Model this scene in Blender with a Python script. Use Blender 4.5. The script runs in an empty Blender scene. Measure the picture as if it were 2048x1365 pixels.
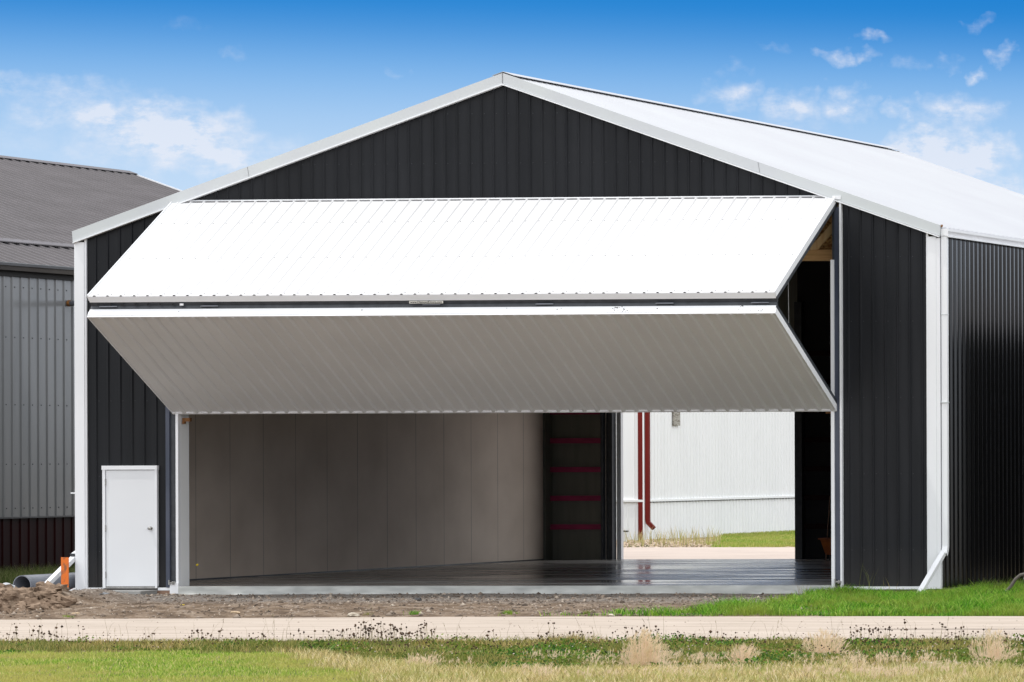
import bpy, math, random
import numpy as np
from mathutils import Vector, Matrix, noise
R = math.radians
random.seed(7); rng = np.random.default_rng(11)
sc = bpy.context.scene
COL = sc.collection

# ---------------------------------------------------------------- materials
def mat(name, col=(.5,.5,.5), rough=.5, metal=0., spec=.5):
    m = bpy.data.materials.new(name); m.use_nodes = True
    b = m.node_tree.nodes['Principled BSDF']
    b.inputs['Base Color'].default_value = (*col, 1)
    b.inputs['Roughness'].default_value = rough
    b.inputs['Metallic'].default_value = metal
    b.inputs['Specular IOR Level'].default_value = spec
    return m
def N(m, t, **k):
    n = m.node_tree.nodes.new(t)
    for a, v in k.items():
        if a in n.inputs: n.inputs[a].default_value = v
        else: setattr(n, a, v)
    return n
def L(m, a, b): m.node_tree.links.new(a, b)
def BS(m): return m.node_tree.nodes['Principled BSDF']
def ramp(m, stops):
    r = N(m, 'ShaderNodeValToRGB'); e = r.color_ramp.elements
    while len(e) < len(stops): e.new(0.5)
    for q, (p, c) in zip(e, stops): q.position = p; q.color = (*c, 1)
    return r
def coords(m, scale=(1,1,1)):
    t = N(m, 'ShaderNodeNewGeometry'); mp = N(m, 'ShaderNodeMapping'); mp.inputs['Scale'].default_value = scale
    L(m, t.outputs['Position'], mp.inputs['Vector']); return mp.outputs['Vector']
def noisy(name, c1, c2, scale=(3,3,3), rough=.5, spec=.5, bump=0., bscale=None, detail=6, lo=.35, hi=.65, rr=None, metal=0.):
    """paint or surface whose colour drifts between c1 and c2"""
    m = mat(name, c1, rough, metal, spec); v = coords(m, scale)
    n = N(m, 'ShaderNodeTexNoise'); n.inputs['Scale'].default_value = 1; n.inputs['Detail'].default_value = detail
    L(m, v, n.inputs['Vector']); r = ramp(m, [(lo, c1), (hi, c2)])
    L(m, n.outputs['Fac'], r.inputs['Fac']); L(m, r.outputs['Color'], BS(m).inputs['Base Color'])
    if rr:
        mr = N(m, 'ShaderNodeMapRange'); mr.inputs['To Min'].default_value = rr[0]; mr.inputs['To Max'].default_value = rr[1]
        mr.inputs['From Min'].default_value = .3; mr.inputs['From Max'].default_value = .7
        L(m, n.outputs['Fac'], mr.inputs['Value']); L(m, mr.outputs['Result'], BS(m).inputs['Roughness'])
    if bump:
        n2 = N(m, 'ShaderNodeTexNoise'); n2.inputs['Scale'].default_value = 1; n2.inputs['Detail'].default_value = 5
        L(m, coords(m, bscale or scale), n2.inputs['Vector'])
        b = N(m, 'ShaderNodeBump'); b.inputs['Strength'].default_value = 1; b.inputs['Distance'].default_value = bump
        L(m, n2.outputs['Fac'], b.inputs['Height']); L(m, b.outputs['Normal'], BS(m).inputs['Normal'])
    return m

M = {}
M['white'] = noisy('white_paint', (.84,.85,.88), (.80,.81,.84), (1.5,1.5,.5), .34, bump=.0015, bscale=(1.2,1.2,1.2))
M['panelwhite'] = noisy('panel_white_paint', (.70,.70,.71), (.66,.66,.67), (.8,.8,.8), .38, bump=.0015, bscale=(1.5,1.5,1.5))
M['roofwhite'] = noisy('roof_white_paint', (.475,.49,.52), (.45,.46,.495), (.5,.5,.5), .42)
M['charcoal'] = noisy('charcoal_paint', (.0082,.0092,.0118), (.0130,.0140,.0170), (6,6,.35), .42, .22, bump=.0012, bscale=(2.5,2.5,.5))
M['black'] = noisy('shaded_siding_paint', (.002,.002,.0022), (.0035,.0035,.004), (6,6,.35), .16, .5, bump=.001, bscale=(2,2,.4))  # charcoal siding darkened: the side walls' shade is put into the colour
M['navy'] = noisy('navy_steel', (.045,.055,.085), (.07,.08,.115), (4,4,1), .35)
M['frame'] = noisy('dark_steel', (.030,.034,.042), (.05,.055,.065), (8,8,8), .4)
M['gray'] = noisy('gray_paint', (.165,.17,.178), (.20,.204,.212), (2,2,.4), .2, .5, bump=.0012, bscale=(2,2,.6))
M['maroon'] = noisy('maroon_paint', (.012,.001,.0015), (.018,.0015,.002), (4,4,1), .5, .12)
M['mauve'] = noisy('mauve_roof_paint', (.10,.09,.095), (.125,.113,.12), (2,.6,2), .45)
M['gutterdark'] = noisy('dark_gutter_paint', (.03,.03,.034), (.045,.045,.05), (3,3,3), .3)
M['addedshed'] = noisy('matt_black_paint', (.006,.006,.006), (.009,.009,.009), (4,4,1), .6, .2)
M['panelupper'] = noisy('upper_panel_paint', (.645,.645,.655), (.60,.60,.61), (.7,.7,.7), .42, bump=.0025, bscale=(1.3,1.3,1.3))
M['rake'] = noisy('rake_paint', (.58,.61,.62), (.55,.57,.60), (1.2,1.2,1.2), .45)
M['doorwhite'] = noisy('door_paint', (.73,.745,.775), (.76,.775,.80), (.8,.8,.8), .45)
M['steel'] = noisy('brushed_steel', (.5,.49,.46), (.35,.34,.33), (30,30,30), .35, metal=1.)
M['rust'] = noisy('rusty_steel', (.30,.13,.03), (.12,.05,.02), (40,40,40), .7)
M['red'] = noisy('red_paint', (.13,.009,.006), (.17,.013,.009), (2,2,.5), .6, .2)
M['pink'] = noisy('red_girt_paint', (.42,.03,.12), (.30,.022,.085), (3,3,8), .7)
M['olive'] = noisy('primer_back', (.20,.20,.165), (.16,.16,.135), (5,5,.6), .7)
M['wood'] = noisy('pine_wood', (.82,.50,.22), (.62,.33,.13), (2,30,30), .7)
M['wood2'] = noisy('bright_pine', (.92,.66,.34), (.80,.50,.24), (20,20,3), .6)
M['osb'] = noisy('strand_board', (.85,.56,.22), (.45,.20,.06), (14,14,26), .75, detail=3, lo=.42, hi=.58)
M['pvc'] = noisy('gray_pipe', (.21,.225,.26), (.17,.18,.21), (5,5,5), .4)
M['pvcwhite'] = noisy('white_pipe', (.65,.66,.68), (.5,.5,.5), (9,9,9), .4)
M['orange'] = noisy('orange_spray_paint', (.75,.17,.02), (.30,.11,.05), (9,9,5), .7, lo=.52, hi=.6)
M['orangetub'] = noisy('orange_plastic', (.45,.11,.008), (.28,.065,.008), (5,5,5), .45)
M['plank'] = noisy('weathered_plank', (.22,.13,.09), (.32,.2,.14), (4,20,20), .85)
M['bag'] = noisy('plastic_film', (.72,.74,.76), (.55,.57,.6), (14,14,14), .25, bump=.01, bscale=(20,20,20))
M['bag'].node_tree.nodes['Principled BSDF'].inputs['Transmission Weight'].default_value = .25
M['tanstone'] = noisy('tan_stone', (.55,.42,.28), (.42,.31,.2), (10,10,10), .85, bump=.006, bscale=(25,25,25))
M['greystone'] = noisy('grey_stone', (.17,.18,.20), (.25,.26,.27), (12,12,12), .8, bump=.006, bscale=(25,25,25))
M['palestone'] = noisy('pale_stone', (.55,.49,.4), (.42,.37,.3), (12,12,12), .85, bump=.006, bscale=(25,25,25))
M['darkstone'] = noisy('dark_stone', (.05,.05,.055), (.09,.085,.08), (12,12,12), .8, bump=.006, bscale=(25,25,25))
M['hose'] = noisy('rubber_hose', (.09,.08,.07), (.14,.125,.11), (20,20,20), .75)
M['yellow'] = mat('yellow_petal', (.6,.45,.02), .6)
M['blacklid'] = mat('black_plastic', (.015,.015,.016), .4)
M['screw'] = mat('screw_head', (.22,.22,.23), .4, .6)
M['closure'] = mat('foam_closure', (.02,.02,.022), .9)
M['ventmesh'] = noisy('weathered_louver', (.20,.18,.15), (.42,.40,.36), (9,9,30), .8, lo=.45, hi=.55)
M['sticker'] = mat('sticker_vinyl', (.62,.60,.55), .5)
M['ink'] = mat('sticker_ink', (.02,.02,.02), .6)

BS(M['gray']).inputs['IOR'].default_value = 1.8; BS(M['black']).inputs['IOR'].default_value = 1.75
def weather(m):
    nt = m.node_tree; src = BS(m).inputs['Base Color'].links[0].from_socket
    g = N(m, 'ShaderNodeNewGeometry'); s_ = N(m, 'ShaderNodeSeparateXYZ'); L(m, g.outputs['Position'], s_.inputs[0])
    fl = N(m, 'ShaderNodeMath', operation='DIVIDE'); fl.inputs[1].default_value = .8572; L(m, s_.outputs['X'], fl.inputs[0])
    f2_ = N(m, 'ShaderNodeMath', operation='FLOOR'); L(m, fl.outputs[0], f2_.inputs[0])
    wn = N(m, 'ShaderNodeTexWhiteNoise'); wn.noise_dimensions = '1D'; L(m, f2_.outputs[0], wn.inputs['W'])
    mr = N(m, 'ShaderNodeMapRange'); mr.inputs['To Min'].default_value = .86; mr.inputs['To Max'].default_value = 1.16; L(m, wn.outputs['Value'], mr.inputs['Value'])
    mu = N(m, 'ShaderNodeMixRGB', blend_type='MULTIPLY'); mu.inputs['Fac'].default_value = 1; L(m, src, mu.inputs['Color1']); L(m, mr.outputs['Result'], mu.inputs['Color2'])
    nn = N(m, 'ShaderNodeTexNoise'); nn.inputs['Scale'].default_value = 1; nn.inputs['Detail'].default_value = 6; L(m, coords(m, (3,3,1.2)), nn.inputs['Vector'])
    z = N(m, 'ShaderNodeMapRange'); z.inputs['From Min'].default_value = .7; z.inputs['From Max'].default_value = -.05; L(m, s_.outputs['Z'], z.inputs['Value'])
    k = N(m, 'ShaderNodeMath', operation='MULTIPLY'); L(m, z.outputs['Result'], k.inputs[0]); L(m, nn.outputs['Fac'], k.inputs[1])
    k2 = N(m, 'ShaderNodeMath', operation='MULTIPLY'); k2.inputs[1].default_value = .22; L(m, k.outputs[0], k2.inputs[0])
    mx = N(m, 'ShaderNodeMixRGB'); mx.inputs['Color2'].default_value = (.16,.14,.12,1); L(m, k2.outputs[0], mx.inputs['Fac']); L(m, mu.outputs['Color'], mx.inputs['Color1']); L(m, mx.outputs['Color'], BS(m).inputs['Base Color'])
weather(M['charcoal'])
M['shedwhite'] = noisy('shed_white_paint', (.89,.90,.91), (.86,.87,.88), (1.5,1.5,.5), .5)
def concrete(name, c1, c2, rough, sc1=(.6,.6,.6), streak=None, rr=None, spec=.5):
    return noisy(name, c1, c2, sc1, rough, spec, bump=.002, bscale=(14,14,14), rr=rr, lo=.3, hi=.7)
M['pad'] = concrete('grey_concrete', (.33,.33,.32), (.22,.22,.215), .85, (2.2,2.2,5))
M['edge'] = concrete('slab_edge_concrete', (.56,.57,.55), (.36,.37,.36), .8, (2.5,2.5,9))
M['apron'] = concrete('apron_concrete', (.55,.46,.40), (.47,.39,.34), .9, (.5,.5,.5))
# polished floor: streaked damp slab
def floor_mat():
    m = mat('polished_slab', (.13,.13,.135), .15, 0, .3); BS(m).inputs['IOR'].default_value = 1.38
    n = N(m, 'ShaderNodeTexNoise'); n.inputs['Scale'].default_value = 1; n.inputs['Detail'].default_value = 7
    L(m, coords(m, (.28, 1.3, 1)), n.inputs['Vector'])
    r = ramp(m, [(.36,(.17,.162,.155)), (.62,(.33,.32,.31))]); L(m, n.outputs['Fac'], r.inputs['Fac']); L(m, r.outputs['Color'], BS(m).inputs['Base Color'])
    mr = N(m, 'ShaderNodeMapRange'); mr.inputs['From Min'].default_value = .35; mr.inputs['From Max'].default_value = .65
    mr.inputs['To Min'].default_value = .08; mr.inputs['To Max'].default_value = .38
    L(m, n.outputs['Fac'], mr.inputs['Value']); L(m, mr.outputs['Result'], BS(m).inputs['Roughness'])
    n2 = N(m, 'ShaderNodeTexNoise'); n2.inputs['Scale'].default_value = 1; n2.inputs['Detail'].default_value = 4
    L(m, coords(m, (3, 3, 3)), n2.inputs['Vector'])
    b = N(m, 'ShaderNodeBump'); b.inputs['Distance'].default_value = .0008; L(m, n2.outputs['Fac'], b.inputs['Height']); L(m, b.outputs['Normal'], BS(m).inputs['Normal'])
    return m
M['floor'] = floor_mat()
# interior liner: pale sheets with joints every 1.2 m and fastener dots
def liner_mat():
    m = mat('liner_sheet', (.4,.36,.33), .75)
    g = N(m, 'ShaderNodeNewGeometry'); s = N(m, 'ShaderNodeSeparateXYZ'); L(m, g.outputs['Position'], s.inputs[0])
    mo = N(m, 'ShaderNodeMath', operation='PINGPONG'); mo.inputs[1].default_value = .61; L(m, s.outputs['Y'], mo.inputs[0])
    lt = N(m, 'ShaderNodeMath', operation='LESS_THAN'); lt.inputs[1].default_value = .010; L(m, mo.outputs[0], lt.inputs[0])
    n = N(m, 'ShaderNodeTexNoise'); n.inputs['Scale'].default_value = 1; n.inputs['Detail'].default_value = 7; L(m, coords(m, (1,.8,.9)), n.inputs['Vector'])
    r = ramp(m, [(.3,(.64,.535,.455)), (.7,(.78,.665,.575))]); L(m, n.outputs['Fac'], r.inputs['Fac'])
    n3 = N(m, 'ShaderNodeTexNoise'); n3.inputs['Scale'].default_value = 1; L(m, coords(m, (1,2.2,.8)), n3.inputs['Vector'])
    mu = N(m, 'ShaderNodeMath', operation='MULTIPLY'); L(m, lt.outputs[0], mu.inputs[0]); L(m, n3.outputs['Fac'], mu.inputs[1])
    mx = N(m, 'ShaderNodeMixRGB'); mx.inputs['Color2'].default_value = (.10,.085,.075,1)
    L(m, mu.outputs[0], mx.inputs['Fac']); L(m, r.outputs['Color'], mx.inputs['Color1']); L(m, mx.outputs['Color'], BS(m).inputs['Base Color'])
    return m
M['liner'] = liner_mat()

def leaf_mat(name, stops, patch=None, pscale=.5, transl=.3, rough=.6):
    """each blade or leaf (mesh island) takes its own colour; patches drift towards a second colour"""
    m = bpy.data.materials.new(name); m.use_nodes = True; nt = m.node_tree; nt.nodes.clear()
    out = N(m, 'ShaderNodeOutputMaterial'); g = N(m, 'ShaderNodeNewGeometry')
    r = ramp(m, stops); L(m, g.outputs['Random Per Island'], r.inputs['Fac']); col = r.outputs['Color']
    if patch:
        n = N(m, 'ShaderNodeTexNoise'); n.inputs['Scale'].default_value = 1; n.inputs['Detail'].default_value = 4
        L(m, coords(m, (pscale,)*3), n.inputs['Vector'])
        mr = N(m, 'ShaderNodeMapRange'); mr.inputs['From Min'].default_value = .42; mr.inputs['From Max'].default_value = .62
        L(m, n.outputs['Fac'], mr.inputs['Value'])
        mu = N(m, 'ShaderNodeMath', operation='MULTIPLY'); mu.inputs[1].default_value = .75; L(m, mr.outputs['Result'], mu.inputs[0])
        mx = N(m, 'ShaderNodeMixRGB'); mx.inputs['Color2'].default_value = (*patch, 1)
        L(m, mu.outputs[0], mx.inputs['Fac']); L(m, col, mx.inputs['Color1']); col = mx.outputs['Color']
    d = N(m, 'ShaderNodeBsdfPrincipled'); d.inputs['Roughness'].default_value = rough; d.inputs['Specular IOR Level'].default_value = .3
    t = N(m, 'ShaderNodeBsdfTranslucent'); mix = N(m, 'ShaderNodeMixShader'); mix.inputs[0].default_value = transl
    L(m, col, d.inputs['Base Color']); L(m, col, t.inputs['Color']); L(m, d.outputs[0], mix.inputs[1]); L(m, t.outputs[0], mix.inputs[2]); L(m, mix.outputs[0], out.inputs['Surface'])
    return m
M['lawn'] = leaf_mat('lawn_blades', [(0,(.09,.20,.015)), (.35,(.24,.42,.035)), (.75,(.42,.52,.08)), (1,(.76,.66,.30))], (.52,.46,.13), .45, .35)
M['lush'] = leaf_mat('lush_blades', [(0,(.012,.06,.004)), (.35,(.07,.25,.008)), (.8,(.20,.48,.025)), (1,(.50,.62,.14))], (.28,.34,.05), 1.1, .4)
M['dry'] = leaf_mat('dry_blades', [(0,(.16,.13,.05)), (.3,(.50,.38,.15)), (.7,(.82,.65,.33)), (1,(.92,.82,.56))], (.36,.40,.08), 1.5, .3)
M['edgegrass'] = leaf_mat('verge_blades', [(0,(.05,.06,.012)), (.3,(.20,.19,.04)), (.65,(.50,.40,.12)), (.88,(.66,.52,.24)), (1,(.22,.08,.035))], (.14,.20,.03), 1.3, .3)
M['clover'] = leaf_mat('clover_leaves', [(0,(.015,.055,.006)), (.4,(.05,.15,.014)), (.8,(.13,.28,.025)), (1,(.34,.30,.05))], (.17,.20,.03), .9, .3)
M['seed'] = leaf_mat('seed_heads', [(0,(.035,.022,.014)), (1,(.10,.055,.03))], None, 1, .0, .9)
M['stem'] = leaf_mat('stems', [(0,(.14,.12,.05)), (.5,(.30,.25,.12)), (1,(.10,.07,.04))], None, 1, .1, .8)
M['bloom'] = leaf_mat('pale_blooms', [(0,(.72,.52,.48)), (1,(.8,.74,.68))], None, 1, .2, .9)
M['barley'] = leaf_mat('barley_awns', [(0,(.66,.52,.30)), (.5,(.84,.70,.48)), (1,(.86,.66,.54))], None, 1, .35, .6)
M['alleygrass'] = leaf_mat('shade_blades', [(0,(.05,.11,.015)), (.6,(.12,.16,.04)), (1,(.28,.24,.12))], None, 1, .3)

# ---------------------------------------------------------------- mesh helpers
BASE = {}
class MB:
    def __init__(s): s.v = []; s.f = []
    def quad(s, *p): k = len(s.v); s.v += [tuple(q) for q in p]; s.f.append(tuple(range(k, k+len(p))))
    def box(s, x0, x1, y0, y1, z0, z1):
        k = len(s.v)
        s.v += [(x, y, z) for z in (z0, z1) for y in (y0, y1) for x in (x0, x1)]
        for f in ((0,2,3,1), (4,5,7,6), (0,1,5,4), (1,3,7,5), (3,2,6,7), (2,0,4,6)): s.f.append(tuple(k+i for i in f))
        return s
    def prism(s, poly, d):
        """closed polygon (3-D points) pushed along d"""
        k = len(s.v); n = len(poly); d = Vector(d)
        s.v += [tuple(p) for p in poly] + [tuple(Vector(p)+d) for p in poly]
        s.f.append(tuple(k+i for i in range(n))); s.f.append(tuple(k+n+i for i in reversed(range(n))))
        for i in range(n): j = (i+1) % n; s.f.append((k+i, k+n+i, k+n+j, k+j))
        return s
    def tube(s, path, r, n=12, caps=True):
        path = [Vector(p) for p in path]; rs = r if isinstance(r, (list, tuple)) else [r]*len(path); k0 = len(s.v); up = None
        for i, p in enumerate(path):
            t = (path[min(i+1, len(path)-1)] - path[max(i-1, 0)]).normalized()
            if up is None:
                up = Vector((0,0,1)) if abs(t.z) < .9 else Vector((1,0,0))
            a = t.cross(up).normalized(); up = a.cross(t).normalized()
            for j in range(n):
                q = 2*math.pi*j/n; s.v.append(tuple(p + (a*math.cos(q) + up*math.sin(q))*rs[i]))
        for i in range(len(path)-1):
            for j in range(n):
                a = k0+i*n+j; b = k0+i*n+(j+1) % n; s.f.append((a, b, b+n, a+n))
        if caps: s.f.append(tuple(k0+j for j in reversed(range(n)))); s.f.append(tuple(k0+(len(path)-1)*n+j for j in range(n)))
        return s
    def blob(s, c, r, seed=0, amp=.3, sub=None, fl=.7):
        """lumpy stone"""
        nu, nv = sub or (8, 6); k = len(s.v); c = Vector(c)
        rx, ry, rz = r if isinstance(r, (tuple, list)) else (r, r, r*fl)
        pts = [Vector((0,0,1))] + [Vector((math.sin(math.pi*j/nv)*math.cos(2*math.pi*i/nu), math.sin(math.pi*j/nv)*math.sin(2*math.pi*i/nu), math.cos(math.pi*j/nv))) for j in range(1, nv) for i in range(nu)] + [Vector((0,0,-1))]
        for p in pts:
            q = 1 + amp*noise.noise(p*1.7 + Vector((seed*3.1, seed*1.7, seed)))*2
            s.v.append((c.x+p.x*rx*q, c.y+p.y*ry*q, c.z+p.z*rz*q))
        for i in range(nu): s.f.append((k, k+1+i, k+1+(i+1) % nu))
        for j in range(nv-2):
            for i in range(nu):
                a = k+1+j*nu+i; b = k+1+j*nu+(i+1) % nu; s.f.append((a, a+nu, b+nu, b))
        e = k+1+(nv-1)*nu
        for i in range(nu): s.f.append((e, e-nu+(i+1) % nu, e-nu+i))
        return s
    def build(s, name, m, parent=None, smooth=False, loc=None, bevel=0):
        me = bpy.data.meshes.new(name); b = BASE[parent.name] if parent else Vector(loc or (0,0,0))
        me.from_pydata([(x-b[0], y-b[1], z-b[2]) for x, y, z in s.v], [], s.f); me.update()
        o = bpy.data.objects.new(name, me); COL.objects.link(o); o.data.materials.append(m)
        o.parent = parent
        if not parent: o.location = b
        BASE[o.name] = Vector(b)
        if smooth: me.polygons.foreach_set('use_smooth', [True]*len(me.polygons))
        if bevel:
            md = o.modifiers.new('bevel', 'BEVEL'); md.width = bevel; md.segments = 2; md.limit_method = 'ANGLE'
        return o
def tag(o, label=None, cat=None, group=None, kind=None):
    for k, v in (('label', label), ('category', cat), ('group', group), ('kind', kind)):
        if v: o[k] = v
    return o
def thing(name, loc, label, cat, group=None):
    o = bpy.data.objects.new(name, None); COL.objects.link(o); o.location = loc; BASE[o.name] = Vector(loc)
    o.empty_display_size = .2
    return tag(o, label, cat, group)

def ribs(u0, u1, pitch, phase, h=.019, wb=.046, wt=.018, minor=0.):
    """profile breakpoints (u, height) between u0 and u1"""
    pts = [(u0, 0.)]; k = math.ceil((u0-phase-wb)/pitch)
    while phase + k*pitch < u1 + wb:
        c = phase + k*pitch
        for du, hh in ((-wb/2, 0), (-wt/2, h), (wt/2, h), (wb/2, 0)):
            pts.append((c+du, hh))
        if minor:
            for q in (1/3, 2/3):
                c2 = c + pitch*q
                for du, hh in ((-.012, 0), (-.005, minor), (.005, minor), (.012, 0)): pts.append((c2+du, hh))
        k += 1
    pts = [p for p in pts if u0 < p[0] < u1]
    return [(u0, 0.)] + pts + [(u1, 0.)]
def sheet(mb, O, U, V, Nn, u0, u1, lo, hi, pitch=.2143, phase=0., h=.019, back=.015, minor=0., breaks=(), wb=.046, wt=.018):
    O, U, V, Nn = map(Vector, (O, U, V, Nn))
    f = lambda g, u: g(u) if callable(g) else g
    pts = ribs(u0, u1, pitch, phase, h, wb, wt, minor)
    for b in breaks:
        if u0 < b < u1:
            for i in range(len(pts)-1):
                a, c = pts[i], pts[i+1]
                if a[0] <= b <= c[0]:
                    t = (b-a[0])/max(1e-9, c[0]-a[0]); pts.insert(i+1, (b, a[1]+(c[1]-a[1])*t)); break
    k = len(mb.v)
    for u, hh in pts:
        p = O + U*u
        for q in (p+V*f(lo,u)+Nn*hh, p+V*f(hi,u)+Nn*hh, p+V*f(hi,u)-Nn*back, p+V*f(lo,u)-Nn*back): mb.v.append(tuple(q))
    n = len(pts)
    for i in range(n-1):
        a = k+4*i; b = a+4
        mb.f += [(a, b, b+1, a+1), (a+1, b+1, b+2, a+2), (a+2, b+2, b+3, a+3), (a+3, b+3, b, a)]
    mb.f += [(k, k+1, k+2, k+3), (k+4*n-1, k+4*n-2, k+4*n-3, k+4*n-4)]
    return mb

def mesh_np(name, verts, tris, m, smooth=False, loc=(0,0,0), quads=None):
    me = bpy.data.meshes.new(name); loc = np.array(loc); verts = (verts-loc).astype(np.float32)
    polys = [tris] if tris is not None else []
    me.vertices.add(len(verts)); me.vertices.foreach_set('co', verts.ravel())
    nt = 0 if tris is None else len(tris); nq = 0 if quads is None else len(quads)
    idx = np.concatenate(([tris.ravel()] if nt else []) + ([quads.ravel()] if nq else []))
    me.loops.add(len(idx)); me.loops.foreach_set('vertex_index', idx.astype(np.int32))
    me.polygons.add(nt+nq)
    st = np.concatenate([np.arange(nt)*3, nt*3+np.arange(nq)*4]).astype(np.int32)
    me.polygons.foreach_set('loop_start', st)
    me.update(calc_edges=True); me.materials.append(m)
    o = bpy.data.objects.new(name, me); COL.objects.link(o); o.location = loc; BASE[o.name] = Vector(loc)
    return o
def blades(P, h, w, lean=.35, bend=.4):
    """P (n,3) roots -> verts, tris, quads of tapered, bent blades"""
    n = len(P); a = rng.uniform(0, 2*np.pi, n); d = np.stack([np.cos(a), np.sin(a), 0*a], 1)
    b = rng.uniform(0, 2*np.pi, n); s = np.stack([np.cos(b), np.sin(b), 0*b], 1)
    h = np.broadcast_to(h, n)[:, None]; w = np.broadcast_to(w, n)[:, None]; le = (rng.uniform(0, lean, n))[:, None]; be = rng.uniform(.3, 1, n)[:, None]*bend
    up = np.array([0, 0, 1.])
    m1 = P + up*h*.55 + d*h*le*.5; t = P + up*h*(1-.25*be) + d*h*(le+be*.6)
    V = np.stack([P-s*w/2, P+s*w/2, m1+s*w*.4, m1-s*w*.4, t], 1).reshape(-1, 3)
    k = np.arange(n)[:, None]*5
    return V, k+np.array([[3, 2, 4]]), k+np.array([[0, 1, 2, 3]])
def merge(parts):
    V = []; T = []; Q = []; k = 0
    for v, t, q in parts:
        V.append(v)
        if t is not None: T.append(t+k)
        if q is not None: Q.append(q+k)
        k += len(v)
    return np.concatenate(V), (np.concatenate(T) if T else None), (np.concatenate(Q) if Q else None)
def small_blobs(C, r, sq=.8):
    """octahedral pebbles / seed heads"""
    n = len(C); r = np.broadcast_to(r, n)[:, None, None]
    o = np.array([[1,0,0],[0,1,0],[-1,0,0],[0,-1,0],[0,0,sq],[0,0,-sq]], float)[None]
    a = rng.uniform(0, 6.28, n); c, s = np.cos(a), np.sin(a)
    rot = np.zeros((n,3,3)); rot[:,0,0]=c; rot[:,0,1]=-s; rot[:,1,0]=s; rot[:,1,1]=c; rot[:,2,2]=1
    V = (np.einsum('nij,nkj->nki', rot, np.broadcast_to(o, (n,6,3)))*r*rng.uniform(.6, 1.4, (n,6,1)) + C[:, None]).reshape(-1, 3)
    f = np.array([[0,1,4],[1,2,4],[2,3,4],[3,0,4],[1,0,5],[2,1,5],[3,2,5],[0,3,5]])
    return V, (np.arange(n)[:, None, None]*6+f[None]).reshape(-1, 3), None
def leaves(C, r):
    """small flat leaflets with random tilt"""
    n = len(C); u = rng.normal(size=(n,3)); u /= np.linalg.norm(u, axis=1)[:,None]; w = rng.normal(size=(n,3)); w[:,2] *= .4
    v = np.cross(u, w); v /= np.linalg.norm(v, axis=1)[:,None]; r = np.broadcast_to(r, n)[:,None]
    V = np.stack([C-u*r, C+v*r*.6, C+u*r, C-v*r*.6], 1).reshape(-1,3)
    return V, None, np.arange(n)[:,None]*4+np.array([[0,1,2,3]])

# ---------------------------------------------------------------- camera
cam = bpy.data.cameras.new('camera'); co = bpy.data.objects.new('camera', cam); COL.objects.link(co); sc.camera = co
YAW, PIT, ROL, FPX, PPX, PPY = -0.0676, 0.0006, -0.0036, 8679.04, 4305.57, 896.98
fw = Vector((math.sin(YAW)*math.cos(PIT), math.cos(YAW)*math.cos(PIT), math.sin(PIT)))
rt = Vector((math.cos(YAW), -math.sin(YAW), 0)); up = rt.cross(fw)
rt, up = rt*math.cos(ROL)+up*math.sin(ROL), up*math.cos(ROL)-rt*math.sin(ROL)
mw = Matrix((rt, up, -fw)).transposed().to_4x4(); mw.translation = (40.8278, -72.3395, 2.2112)
co.matrix_world = mw
cam.sensor_width = 36; cam.lens = FPX/2048*36; cam.shift_x = (1024-PPX)/2048; cam.shift_y = (PPY-682.5)/2048
cam.clip_start = .5; cam.clip_end = 6000
CP = Vector((40.8278, -72.3395, 2.2112))
def ray(u, v): return rt*((u-PPX)/FPX) - up*((v-PPY)/FPX) + fw
def at(u, v, z=-.14):            # where a sight line meets the ground
    r = ray(u, v); t = (z-CP.z)/r.z; return CP + r*t
def U(x, y):
    d = Vector((x, y, -.1))-CP; return PPX + FPX*d.dot(rt)/d.dot(fw)
def row(u, y, z=-.14):           # point at depth y, seen in column u
    r = ray(u, 900); t = (y-CP.y)/r.y; p = CP + r*t; return Vector((p.x, p.y, z))

# ---------------------------------------------------------------- sky and sun
SX, SY, SZ = -.34, -.13, .93
sd = Vector((SX, SY, SZ)).normalized()
w = bpy.data.worlds.new("World"); sc.world = w; w.use_nodes = True; nt = w.node_tree
class W_: node_tree = nt
bg = nt.nodes['Background']
sky = N(W_, 'ShaderNodeTexSky'); sky.sky_type = 'NISHITA'; sky.sun_disc = False
sky.sun_elevation = math.asin(sd.z); sky.sun_rotation = math.atan2(sd.x, sd.y)
tc = N(W_, 'ShaderNodeTexCoord'); sp = N(W_, 'ShaderNodeSeparateXYZ'); L(W_, tc.outputs['Generated'], sp.inputs[0])
def mth(op, a, b=None, c=None, clamp=False):
    n = N(W_, 'ShaderNodeMath', operation=op); n.use_clamp = clamp
    for i, x in enumerate((a, b, c)):
        if x is None: continue
        if isinstance(x, (int, float)): n.inputs[i].default_value = x
        else: L(W_, x, n.inputs[i])
    return n.outputs[0]
el = mth('ARCSINE', sp.outputs['Z']); az = mth('ARCTAN2', sp.outputs['X'], sp.outputs['Y'])
# the scene's sky: pale at the horizon, deep blue from about six degrees up
SKYK = 0.15; BANK_FILL = 1.95
stops = [(0,(.62,.77,.95)), (2.6,(.61,.76,.945)), (3.7,(.53,.71,.93)), (4.5,(.38,.60,.89)), (5.2,(.19,.45,.83)), (5.9,(.022,.245,.67)), (6.5,(.015,.22,.64)), (9,(.03,.22,.62)), (16,(.05,.22,.55))]
fr = mth('DIVIDE', el, R(16), clamp=True)
rp = ramp(W_, [(e*.92/16, c) for e, c in stops]); rp.color_ramp.interpolation = 'B_SPLINE'; L(W_, fr, rp.inputs['Fac'])
hi = mth('DIVIDE', mth('SUBTRACT', el, R(9)), R(16), clamp=True)
sk = N(W_, 'ShaderNodeMixRGB', blend_type='MULTIPLY'); sk.inputs['Fac'].default_value = 1; sk.inputs['Color2'].default_value = (SKYK,)*3+(1,)
L(W_, sky.outputs[0], sk.inputs['Color1'])
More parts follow.
